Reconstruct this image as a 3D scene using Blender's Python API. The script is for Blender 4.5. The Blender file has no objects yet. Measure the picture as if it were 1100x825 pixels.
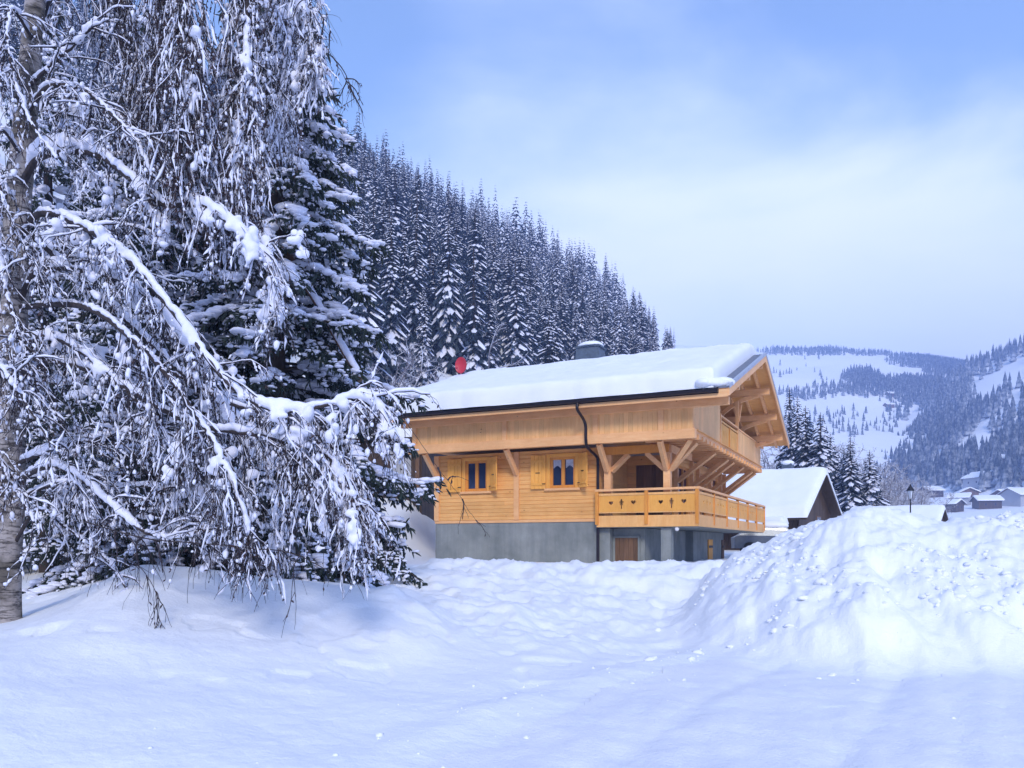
import bpy, math
import numpy as np
from math import radians, pi, sin, cos, tan, atan2, sqrt
from mathutils import Vector, Matrix

S = bpy.context.scene
COL = S.collection
rng = np.random.default_rng(7)

# ------------------------------------------------------------------ camera
F, HOR, CX, CZ = 870.0, 586.0, 550.0, 1.6          # focal and horizon of the photograph (1100 px wide), eye height
cam_d = bpy.data.cameras.new('camera')
cam = bpy.data.objects.new('camera', cam_d); COL.objects.link(cam)
cam.location = (0, 0, CZ); cam.rotation_euler = (radians(90), 0, 0)
cam_d.sensor_width = 36; cam_d.lens = 36 * F / 1100
cam_d.shift_y = (HOR - 412.5) / 1100
cam_d.clip_start = 0.05; cam_d.clip_end = 8000
S.camera = cam

# ------------------------------------------------------------------ world, sun, exposure
SUN_AZ, SUN_EL = radians(178), radians(32)
W = bpy.data.worlds.new('World'); S.world = W; W.use_nodes = True
nt = W.node_tree; nt.nodes.clear()
def wn(t, **k):
    n = nt.nodes.new(t)
    for a, b in k.items(): setattr(n, a, b)
    return n
L = nt.links.new
out = wn('ShaderNodeOutputWorld')
sky = wn('ShaderNodeTexSky', sky_type='NISHITA', sun_disc=False, sun_elevation=SUN_EL, sun_rotation=SUN_AZ)
sky.altitude = 1000; sky.air_density = 1.0; sky.dust_density = 0.2; sky.ozone_density = 3.5
bg1 = wn('ShaderNodeBackground'); bg1.inputs[1].default_value = 0.15
L(sky.outputs[0], bg1.inputs[0])
tc = wn('ShaderNodeTexCoord')
sep = wn('ShaderNodeSeparateXYZ'); L(tc.outputs['Generated'], sep.inputs[0])
mx = wn('ShaderNodeMath', operation='MAXIMUM'); L(sep.outputs[2], mx.inputs[0]); mx.inputs[1].default_value = 0.0
ad = wn('ShaderNodeMath', operation='ADD'); L(mx.outputs[0], ad.inputs[0]); ad.inputs[1].default_value = 0.22
dx = wn('ShaderNodeMath', operation='DIVIDE'); L(sep.outputs[0], dx.inputs[0]); L(ad.outputs[0], dx.inputs[1])
dy = wn('ShaderNodeMath', operation='DIVIDE'); L(sep.outputs[1], dy.inputs[0]); L(ad.outputs[0], dy.inputs[1])
cmb = wn('ShaderNodeCombineXYZ'); L(dx.outputs[0], cmb.inputs[0]); L(dy.outputs[0], cmb.inputs[1])
mp = wn('ShaderNodeMapping'); mp.inputs['Location'].default_value = (3.1, 1.7, 0); mp.inputs['Rotation'].default_value = (0, 0, radians(28)); mp.inputs['Scale'].default_value = (0.9, 1.25, 1)
L(cmb.outputs[0], mp.inputs[0])
nz = wn('ShaderNodeTexNoise'); nz.inputs['Scale'].default_value = 1.25; nz.inputs['Detail'].default_value = 7; nz.inputs['Roughness'].default_value = 0.55; nz.inputs['Distortion'].default_value = 0.5
L(mp.outputs[0], nz.inputs['Vector'])
# thick veil low down, thinning upwards
el = wn('ShaderNodeMapRange'); L(sep.outputs[2], el.inputs[0]); el.inputs[1].default_value = 0.20; el.inputs[2].default_value = 0.54; el.inputs[3].default_value = 0.60; el.inputs[4].default_value = -0.02
el.clamp = True
# the veil is open to the upper left and upper right, closed in between
sx = wn('ShaderNodeMath', operation='SUBTRACT'); L(sep.outputs[0], sx.inputs[0]); sx.inputs[1].default_value = 0.06
ab = wn('ShaderNodeMath', operation='ABSOLUTE'); L(sx.outputs[0], ab.inputs[0])
gp = wn('ShaderNodeMapRange', interpolation_type='SMOOTHSTEP'); L(ab.outputs[0], gp.inputs[0]); gp.inputs[1].default_value = 0.08; gp.inputs[2].default_value = 0.40; gp.inputs[3].default_value = 0.10; gp.inputs[4].default_value = -0.38
hi = wn('ShaderNodeMapRange', interpolation_type='SMOOTHSTEP'); L(sep.outputs[2], hi.inputs[0]); hi.inputs[1].default_value = 0.30; hi.inputs[2].default_value = 0.52
gm = wn('ShaderNodeMath', operation='MULTIPLY_ADD'); L(gp.outputs[0], gm.inputs[0]); L(hi.outputs[0], gm.inputs[1]); L(el.outputs[0], gm.inputs[2])
sm = wn('ShaderNodeMath', operation='ADD'); L(nz.outputs[0], sm.inputs[0]); L(gm.outputs[0], sm.inputs[1])
mr = wn('ShaderNodeMapRange', interpolation_type='SMOOTHSTEP'); L(sm.outputs[0], mr.inputs[0]); mr.inputs[1].default_value = 0.38; mr.inputs[2].default_value = 0.92; mr.inputs[3].default_value = 0.06; mr.inputs[4].default_value = 1.0
ramp = wn('ShaderNodeMix', data_type='RGBA'); L(nz.outputs[0], ramp.inputs[0])
ramp.inputs[6].default_value = (0.50, 0.64, 1.0, 1); ramp.inputs[7].default_value = (0.85, 0.88, 1.0, 1)
bg2 = wn('ShaderNodeBackground'); L(ramp.outputs[2], bg2.inputs[0]); bg2.inputs[1].default_value = 0.86
mixs = wn('ShaderNodeMixShader'); L(mr.outputs[0], mixs.inputs[0]); L(bg1.outputs[0], mixs.inputs[1]); L(bg2.outputs[0], mixs.inputs[2])
L(mixs.outputs[0], out.inputs[0])

sun_d = bpy.data.lights.new('sun', 'SUN'); sun_d.energy = 1.5; sun_d.angle = radians(14); sun_d.color = (1.0, 0.92, 0.82)
sun = bpy.data.objects.new('sun', sun_d); COL.objects.link(sun)
sdir = Vector((sin(SUN_AZ) * cos(SUN_EL), cos(SUN_AZ) * cos(SUN_EL), sin(SUN_EL)))
sun.rotation_euler = sdir.to_track_quat('Z', 'Y').to_euler(); sun.location = sdir * 60

vs = S.view_settings
S.display_settings.display_device = 'sRGB'
vs.view_transform = 'Standard'; vs.look = 'None'; vs.exposure = 0.98; vs.gamma = 1.0; vs.use_curve_mapping = False
S.cycles.use_denoising = True
S.cycles.max_bounces = 6; S.cycles.diffuse_bounces = 3; S.cycles.glossy_bounces = 2; S.cycles.transmission_bounces = 2
S.cycles.volume_bounces = 1; S.cycles.transparent_max_bounces = 4
S.cycles.sample_clamp_indirect = 6

# ------------------------------------------------------------------ helpers
def at(px, py, Y):
    return np.array(((px - CX) / F * Y, Y, CZ + (HOR - py) / F * Y))

def tag(o, label=None, cat=None, group=None, kind=None):
    if label: o['label'] = label
    if cat: o['category'] = cat
    if group: o['group'] = group
    if kind: o['kind'] = kind
    return o

def empty(name, loc=(0, 0, 0), rz=0.0, parent=None):
    o = bpy.data.objects.new(name, None); COL.objects.link(o)
    o.empty_display_size = 0.3
    o.location = loc; o.rotation_euler = (0, 0, rz)
    if parent: o.parent = parent
    return o

def copy_tree(o, parent=None):
    c = o.copy(); COL.objects.link(c)
    if parent: c.parent = parent
    for ch in list(o.children): copy_tree(ch, c)
    return c

class MB:
    """collects vertices and faces and links them as ONE mesh object"""
    def __init__(s): s.v = []; s.n = 0; s.f = []          # f: (array of indices, material index, smooth)
    def add(s, v, f, mat=0, smooth=False):
        v = np.asarray(v, float).reshape(-1, 3); f = np.asarray(f, np.int64)
        s.v.append(v); s.f.append((f + s.n, mat, smooth)); s.n += len(v); return s
    def hexa(s, p, mat=0):
        """8 points: bottom ring 0-3, top ring 4-7"""
        return s.add(p, [(0, 3, 2, 1), (4, 5, 6, 7), (0, 1, 5, 4), (1, 2, 6, 5), (2, 3, 7, 6), (3, 0, 4, 7)], mat)
    def box(s, x0, x1, y0, y1, z0, z1, mat=0):
        return s.hexa([(x0, y0, z0), (x1, y0, z0), (x1, y1, z0), (x0, y1, z0), (x0, y0, z1), (x1, y0, z1), (x1, y1, z1), (x0, y1, z1)], mat)
    def bar(s, a, b, w, h, up=(0, 0, 1), mat=0):
        """rectangular bar from a to b, w wide sideways and h along up"""
        a = np.array(a, float); b = np.array(b, float); d = b - a; d /= np.linalg.norm(d)
        sd = np.cross(d, up)
        if np.linalg.norm(sd) < 1e-4: sd = np.cross(d, (1, 0, 0))
        sd /= np.linalg.norm(sd); u = np.cross(sd, d)
        q = [(-1, -1), (1, -1), (1, 1), (-1, 1)]
        return s.hexa([a + sd * x * w / 2 + u * y * h / 2 for x, y in q] + [b + sd * x * w / 2 + u * y * h / 2 for x, y in q], mat)
    def tube(s, pts, r, k=8, mat=0, cap=True):
        pts = np.asarray(pts, float); r = np.broadcast_to(np.asarray(r, float), (len(pts),))
        v, f = tubes(pts[None], r[None], k); s.add(v, f, mat, True)
        if cap:
            n = len(pts)
            s.add(v[:k], [tuple(range(k))[::-1]], mat); s.add(v[-k:], [tuple(range(k))], mat)
        return s
    def build(s, name, mats, parent=None):
        me = bpy.data.meshes.new(name)
        v = np.concatenate(s.v); me.vertices.add(len(v)); me.vertices.foreach_set('co', v.astype(np.float32).ravel())
        tot = []; idx = []; mi = []; smo = []
        for f, m, sm_ in s.f:
            if f.size == 0: continue
            k = f.shape[1]; tot.append(np.full(len(f), k)); idx.append(f.ravel()); mi.append(np.full(len(f), m) if np.isscalar(m) else np.asarray(m)); smo.append(np.full(len(f), sm_))
        tot = np.concatenate(tot); idx = np.concatenate(idx)
        me.loops.add(len(idx)); me.loops.foreach_set('vertex_index', idx.astype(np.int32))
        me.polygons.add(len(tot)); st = np.concatenate(([0], np.cumsum(tot)[:-1]))
        me.polygons.foreach_set('loop_start', st.astype(np.int32))
        me.polygons.foreach_set('material_index', np.concatenate(mi).astype(np.int32))
        me.polygons.foreach_set('use_smooth', np.concatenate(smo).astype(bool))
        me.update(calc_edges=True); me.validate()
        if not isinstance(mats, (list, tuple)): mats = [mats]
        for m in mats: me.materials.append(m)
        o = bpy.data.objects.new(name, me); COL.objects.link(o)
        if parent: o.parent = parent
        return o

def unit(a): return a / np.maximum(np.linalg.norm(a, axis=-1, keepdims=True), 1e-9)

def tubes(P, R, k=4):
    """batch of tubes; P (N,S,3), R (N,S)"""
    P = np.asarray(P, float); N, Sg, _ = P.shape
    t = unit(np.gradient(P, axis=1))
    m = np.abs(unit(P[:, -1] - P[:, 0])); ref = np.zeros((N, 3)); ref[np.arange(N), np.argmin(m, 1)] = 1
    n1 = unit(np.cross(t, ref[:, None, :])); n2 = np.cross(t, n1)
    a = np.arange(k) / k * 2 * pi
    v = P[:, :, None, :] + R[:, :, None, None] * (np.cos(a)[None, None, :, None] * n1[:, :, None, :] + np.sin(a)[None, None, :, None] * n2[:, :, None, :])
    base = (np.arange(N) * Sg * k)[:, None, None] + (np.arange(Sg - 1) * k)[None, :, None]
    i = np.arange(k)[None, None, :]; j = (i + 1) % k
    f = np.stack([base + i, base + j, base + j + k, base + i + k], -1).reshape(-1, 4)
    return v.reshape(-1, 3), f

def _ico(level):
    import bmesh
    bm = bmesh.new(); bmesh.ops.create_icosphere(bm, subdivisions=level, radius=1)
    v = np.array([x.co[:] for x in bm.verts]); f = np.array([[q.index for q in x.verts] for x in bm.faces]); bm.free(); return v, f
ICO = {1: _ico(1), 2: _ico(2), 3: _ico(3)}

def blobs(C, sc, level=1, jit=0.25, r=None):
    """batch of lumps at C (N,3) with half-axes sc (N,3)"""
    r = r or rng
    V, Fc = ICO[level]; C = np.asarray(C, float); sc = np.asarray(sc, float); N = len(C)
    a = r.uniform(0, 2 * pi, N); ca, sa = np.cos(a), np.sin(a)
    v = V[None] * (1 + jit * r.uniform(-1, 1, (N, len(V), 1))) * sc[:, None, :]
    x = v[..., 0] * ca[:, None] - v[..., 1] * sa[:, None]; y = v[..., 0] * sa[:, None] + v[..., 1] * ca[:, None]
    v = np.stack([x, y, v[..., 2]], -1) + C[:, None, :]
    f = (Fc[None] + (np.arange(N) * len(V))[:, None, None]).reshape(-1, 3)
    return v.reshape(-1, 3), f

def grow(P0, D0, Lg, seg, droop, jit=0.12, r=None):
    """batch of drooping twigs: (N,seg+1,3)"""
    r = r or rng
    P = [np.asarray(P0, float)]; d = unit(np.asarray(D0, float)); Lg = np.broadcast_to(np.asarray(Lg, float), (len(P[0]),))
    droop = np.broadcast_to(np.asarray(droop, float), (len(P[0]),))
    for i in range(seg):
        P.append(P[-1] + d * (Lg / seg)[:, None])
        g = np.zeros_like(d); g[:, 2] = -droop
        d = unit(d + g + r.normal(0, jit, d.shape))
    return np.stack(P, 1)

def on_curve(P, t):
    """points and tangents on one polyline P (S,3) at t in 0..1"""
    x = np.asarray(t) * (len(P) - 1); i = np.clip(x.astype(int), 0, len(P) - 2); q = (x - i)[:, None]
    return P[i] * (1 - q) + P[i + 1] * q, unit(P[i + 1] - P[i])

def spline(pts, n):
    """Catmull-Rom through pts"""
    p = np.asarray(pts, float); p = np.vstack([2 * p[0] - p[1], p, 2 * p[-1] - p[-2]]); o = []
    u = np.linspace(0, len(p) - 3, n)
    for x in u:
        i = min(int(x), len(p) - 4); t = x - i; a, b, c, d = p[i:i + 4]
        o.append(0.5 * (2 * b + (c - a) * t + (2 * a - 5 * b + 4 * c - d) * t * t + (-a + 3 * b - 3 * c + d) * t ** 3))
    return np.array(o)

def vnoise(x, y, seed=0):
    xi = np.floor(x).astype(np.int64); yi = np.floor(y).astype(np.int64); fx = x - xi; fy = y - yi
    fx = fx * fx * fx * (fx * (fx * 6 - 15) + 10); fy = fy * fy * fy * (fy * (fy * 6 - 15) + 10)
    def h(a, b):
        n = (a * 374761393 + b * 668265263 + seed * 1274126177) & 0xFFFFFFFF
        n = ((n ^ (n >> 13)) * 1274126177) & 0xFFFFFFFF
        return ((n ^ (n >> 16)) & 0xFFFF) / 65535.0
    return (h(xi, yi) * (1 - fx) + h(xi + 1, yi) * fx) * (1 - fy) + (h(xi, yi + 1) * (1 - fx) + h(xi + 1, yi + 1) * fx) * fy
def fbm(x, y, o=4, seed=0):
    s = 0; a = 1; t = 0
    for i in range(o): s = s + a * vnoise(x * 2 ** i + 17.3 * i, y * 2 ** i - 9.1 * i, seed + i); t += a; a *= 0.5
    return s / t * 2 - 1
def sst(a, b, x):
    t = np.clip((x - a) / (b - a), 0, 1); return t * t * (3 - 2 * t)
def smax(a, b, k=0.25):
    h = np.clip(0.5 + 0.5 * (a - b) / k, 0, 1); return b * (1 - h) + a * h + k * h * (1 - h)

# ------------------------------------------------------------------ materials
def mat(name):
    m = bpy.data.materials.new(name); m.use_nodes = True; return m, m.node_tree, m.node_tree.nodes['Principled BSDF']
def node(t, ty, **k):
    n = t.nodes.new(ty)
    for a, b in k.items(): setattr(n, a, b)
    return n
def noise(t, scale, detail=4, vec=None, rough=0.6):
    n = node(t, 'ShaderNodeTexNoise'); n.inputs['Scale'].default_value = scale; n.inputs['Detail'].default_value = detail; n.inputs['Roughness'].default_value = rough
    if vec: t.links.new(vec, n.inputs['Vector'])
    return n
def objco(t, scale=(1, 1, 1), rot=(0, 0, 0)):
    c = node(t, 'ShaderNodeTexCoord'); m = node(t, 'ShaderNodeMapping'); m.inputs['Scale'].default_value = scale; m.inputs['Rotation'].default_value = rot
    t.links.new(c.outputs['Object'], m.inputs[0]); return m.outputs[0]
def ramp2(t, fac, a, b, p0=0.3, p1=0.7):
    r = node(t, 'ShaderNodeValToRGB'); r.color_ramp.elements[0].position = p0; r.color_ramp.elements[1].position = p1
    r.color_ramp.elements[0].color = (*a, 1); r.color_ramp.elements[1].color = (*b, 1); t.links.new(fac, r.inputs[0]); return r.outputs[0]
def bump(t, b, h, strength, dist=0.02):
    n = node(t, 'ShaderNodeBump'); n.inputs['Strength'].default_value = strength; n.inputs['Distance'].default_value = dist
    t.links.new(h, n.inputs['Height']); t.links.new(n.outputs[0], b.inputs['Normal'])

def snow_mat(name, a=(0.86, 0.89, 0.93), c=(0.92, 0.94, 0.96), sc=22, st=0.5, di=0.02):
    m, t, b = mat(name); v = objco(t)
    n1 = noise(t, 1.3, 5, v); t.links.new(ramp2(t, n1.outputs[0], a, c), b.inputs['Base Color'])
    b.inputs['Roughness'].default_value = 0.62; b.inputs['Specular IOR Level'].default_value = 0.25
    n2 = noise(t, sc, 6, v, 0.65); bump(t, b, n2.outputs[0], st, di); return m
def wood_mat(name, a, c, grain=(1.2, 14, 14), var=0.35, rough=0.55, knots=True, rot=(0, 0, 0)):
    m, t, b = mat(name); v = objco(t, grain, rot)
    g = noise(t, 1.6, 6, v, 0.7); col = ramp2(t, g.outputs[0], a, c, 0.25, 0.75)
    geo = node(t, 'ShaderNodeNewGeometry'); mrr = node(t, 'ShaderNodeMapRange'); t.links.new(geo.outputs['Random Per Island'], mrr.inputs[0])
    mrr.inputs[3].default_value = 1 - var; mrr.inputs[4].default_value = 1 + var * 0.6
    hs = node(t, 'ShaderNodeHueSaturation'); t.links.new(col, hs.inputs['Color']); t.links.new(mrr.outputs[0], hs.inputs['Value'])
    cur = hs.outputs[0]
    if knots:
        vo = node(t, 'ShaderNodeTexVoronoi'); vo.inputs['Scale'].default_value = 2.2; vo.inputs['Randomness'].default_value = 1
        t.links.new(objco(t, (0.8, 1.6, 1.6), rot), vo.inputs['Vector'])
        kr = ramp2(t, vo.outputs['Distance'], (1, 1, 1), (0, 0, 0), 0.03, 0.075)
        mm = node(t, 'ShaderNodeMix', data_type='RGBA'); t.links.new(kr, mm.inputs[0]); t.links.new(cur, mm.inputs[6]); mm.inputs[7].default_value = (a[0] * 0.45, a[1] * 0.36, a[2] * 0.3, 1); cur = mm.outputs[2]
    n9 = noise(t, 0.55, 5, objco(t), 0.7); k9 = ramp2(t, n9.outputs[0], (0.80, 0.76, 0.72), (1.04, 1.03, 1.02), 0.34, 0.62)
    m9 = node(t, 'ShaderNodeMix', data_type='RGBA', blend_type='MULTIPLY'); m9.inputs[0].default_value = 0.7; t.links.new(cur, m9.inputs[6]); t.links.new(k9, m9.inputs[7]); cur = m9.outputs[2]
    t.links.new(cur, b.inputs['Base Color']); b.inputs['Roughness'].default_value = rough; b.inputs['Specular IOR Level'].default_value = 0.3
    bump(t, b, g.outputs[0], 0.25, 0.006); return m
def plain(name, c, rough=0.5, metal=0.0, var=0.25, sc=6):
    m, t, b = mat(name); n1 = noise(t, sc, 4, objco(t))
    t.links.new(ramp2(t, n1.outputs[0], tuple(x * (1 - var) for x in c), tuple(min(1, x * (1 + var)) for x in c)), b.inputs['Base Color'])
    b.inputs['Roughness'].default_value = rough; b.inputs['Metallic'].default_value = metal; return m
def frosted(name, dark, snow=(0.84, 0.87, 0.94), lo=-0.1, hi=0.35, sc=3.0, amt=0.5):
    """snow lies where the surface faces up, broken by noise"""
    m, t, b = mat(name); geo = node(t, 'ShaderNodeNewGeometry'); sp = node(t, 'ShaderNodeSeparateXYZ'); t.links.new(geo.outputs['Normal'], sp.inputs[0])
    n1 = noise(t, sc, 4, objco(t)); k = node(t, 'ShaderNodeMath', operation='MULTIPLY_ADD'); t.links.new(n1.outputs[0], k.inputs[0]); k.inputs[1].default_value = amt * 2; k.inputs[2].default_value = -amt
    ad_ = node(t, 'ShaderNodeMath', operation='ADD'); t.links.new(sp.outputs[2], ad_.inputs[0]); t.links.new(k.outputs[0], ad_.inputs[1])
    t.links.new(ramp2(t, ad_.outputs[0], dark, snow, (lo + 1) / 2 if False else max(0, lo), hi), b.inputs['Base Color'])
    b.inputs['Roughness'].default_value = 0.75; b.inputs['Specular IOR Level'].default_value = 0.15; return m

M = {}
M['snow'] = snow_mat('ground_snow', sc=16, st=0.55, di=0.03)
M['roof_snow'] = snow_mat('roof_snow', sc=9, st=0.35, di=0.02)
M['tree_snow'] = snow_mat('tree_snow', (0.78, 0.80, 0.92), (0.86, 0.87, 0.96), sc=30, st=0.5, di=0.01)
M['road'] = snow_mat('packed_snow', (0.84, 0.86, 0.91), (0.91, 0.92, 0.94), sc=28, st=0.7, di=0.02)
M['pine'] = wood_mat('larch_siding', (0.82, 0.385, 0.105), (0.96, 0.56, 0.21), var=0.11)
M['pine_v'] = wood_mat('larch_vertical', (0.85, 0.43, 0.155), (0.96, 0.61, 0.27), grain=(14, 14, 1.2), var=0.10)
M['pine_beam'] = wood_mat('larch_beam', (0.86, 0.43, 0.175), (0.96, 0.58, 0.28), grain=(1.5, 9, 9), var=0.12)
M['pine_rail'] = wood_mat('larch_rail', (0.84, 0.41, 0.12), (0.95, 0.56, 0.22), grain=(9, 9, 1.5), var=0.15, knots=False)
M['orange'] = wood_mat('varnished_larch', (0.70, 0.26, 0.04), (0.84, 0.38, 0.08), grain=(9, 9, 2), var=0.1, rough=0.4, knots=False)
M['shutter'] = wood_mat('shutter_larch', (0.84, 0.37, 0.065), (0.95, 0.50, 0.115), grain=(12, 12, 1.2), var=0.12, knots=False)
M['soffit'] = wood_mat('soffit_larch', (0.78, 0.37, 0.10), (0.92, 0.52, 0.19), grain=(2, 10, 10), var=0.22)
M['old_wood'] = wood_mat('weathered_wood', (0.045, 0.028, 0.020), (0.13, 0.085, 0.055), grain=(10, 10, 1.2), var=0.35, knots=False)
M['mid_wood'] = wood_mat('brown_wood', (0.12, 0.065, 0.035), (0.24, 0.14, 0.08), grain=(10, 10, 1.2), var=0.3, knots=False)
M['gutter'] = plain('dark_gutter', (0.022, 0.016, 0.020), 0.4, 0.4)
M['slate'] = plain('grey_slate', (0.16, 0.18, 0.23), 0.6, 0, 0.3, 12)
M['zinc'] = plain('zinc_flashing', (0.50, 0.53, 0.60), 0.4, 0.5, 0.1)
M['chim'] = plain('chimney_sheet', (0.10, 0.13, 0.17), 0.5, 0.3, 0.2)
M['red'] = plain('red_dish_paint', (0.52, 0.03, 0.05), 0.4, 0, 0.12)
M['iron'] = plain('black_iron', (0.02, 0.02, 0.025), 0.5, 0.5)
M['white_paint'] = plain('white_paint', (0.72, 0.73, 0.74), 0.5, 0, 0.08)
M['plaster'] = plain('pale_plaster', (0.42, 0.43, 0.46), 0.8, 0, 0.12, 3)
M['curtain'] = plain('white_curtain', (0.55, 0.58, 0.66), 0.8, 0, 0.2, 12)
M['lamp_glass'] = plain('frosted_lamp_glass', (0.55, 0.60, 0.68), 0.2, 0, 0.1)
M['bulb'] = plain('porch_bulb_white', (0.8, 0.82, 0.85), 0.3, 0, 0.02)
M['carpaint'] = plain('grey_car_paint', (0.10, 0.12, 0.15), 0.3, 0.3, 0.1)
M['rubber'] = plain('tyre_rubber', (0.02, 0.02, 0.02), 0.8)
def _glass():
    m, t, b = mat('window_glass'); b.inputs['Base Color'].default_value = (0.020, 0.032, 0.075, 1); b.inputs['Roughness'].default_value = 0.06; b.inputs['Specular IOR Level'].default_value = 0.7
    n1 = noise(t, 1.5, 2, objco(t)); bump(t, b, n1.outputs[0], 0.08, 0.05); return m
M['glass'] = _glass()
def _concrete():
    m, t, b = mat('cast_concrete'); v = objco(t)
    n1 = noise(t, 0.9, 6, v, 0.65); c1 = ramp2(t, n1.outputs[0], (0.175, 0.195, 0.19), (0.31, 0.33, 0.325), 0.3, 0.7)
    n2 = noise(t, 1.0, 5, objco(t, (3.5, 3.5, 0.35)), 0.7); k = ramp2(t, n2.outputs[0], (0.62, 0.66, 0.66), (1.05, 1.05, 1.0), 0.35, 0.6)
    mm = node(t, 'ShaderNodeMix', data_type='RGBA', blend_type='MULTIPLY'); mm.inputs[0].default_value = 0.45; t.links.new(c1, mm.inputs[6]); t.links.new(k, mm.inputs[7])
    t.links.new(mm.outputs[2], b.inputs['Base Color']); b.inputs['Roughness'].default_value = 0.85
    n3 = noise(t, 30, 4, v); bump(t, b, n3.outputs[0], 0.3, 0.01); return m
M['concrete'] = _concrete()
def _bark():
    m, t, b = mat('birch_bark'); v = objco(t, (3, 3, 14))
    n1 = noise(t, 1.3, 6, v, 0.7); c1 = ramp2(t, n1.outputs[0], (0.055, 0.047, 0.045), (0.40, 0.36, 0.34), 0.40, 0.52)
    n2 = noise(t, 2.0, 5, objco(t)); k = ramp2(t, n2.outputs[0], (0.28, 0.27, 0.24), (1, 1, 1), 0.38, 0.55)
    mm = node(t, 'ShaderNodeMix', data_type='RGBA', blend_type='MULTIPLY'); mm.inputs[0].default_value = 1; t.links.new(c1, mm.inputs[6]); t.links.new(k, mm.inputs[7])
    t.links.new(mm.outputs[2], b.inputs['Base Color']); b.inputs['Roughness'].default_value = 0.85
    bump(t, b, n1.outputs[0], 0.7, 0.02); return m
M['bark'] = _bark()
M['limb'] = plain('dark_branch_bark', (0.040, 0.030, 0.030), 0.85, 0, 0.5, 12)
M['twig'] = plain('brown_twig', (0.030, 0.022, 0.028), 0.8, 0, 0.4, 9)
M['leaf'] = plain('withered_brown_leaf', (0.050, 0.027, 0.027), 0.8, 0, 0.5, 5)
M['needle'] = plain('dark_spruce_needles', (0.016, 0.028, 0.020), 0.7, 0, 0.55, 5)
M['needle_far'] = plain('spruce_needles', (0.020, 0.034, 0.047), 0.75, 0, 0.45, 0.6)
M['sp_trunk'] = plain('spruce_bark', (0.06, 0.042, 0.032), 0.9, 0, 0.3, 6)
M['frost'] = frosted('frosted_twigs', (0.19, 0.17, 0.19), (0.82, 0.84, 0.93), 0.0, 0.22, 2.0, 0.4)
M['far_tree'] = frosted('far_snowy_spruce', (0.022, 0.036, 0.045), (0.74, 0.79, 0.88), 0.10, 0.75, 0.5, 0.45)
M['tan_rock'] = plain('dirt_edge', (0.14, 0.11, 0.085), 0.9, 0, 0.4, 8)

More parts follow.
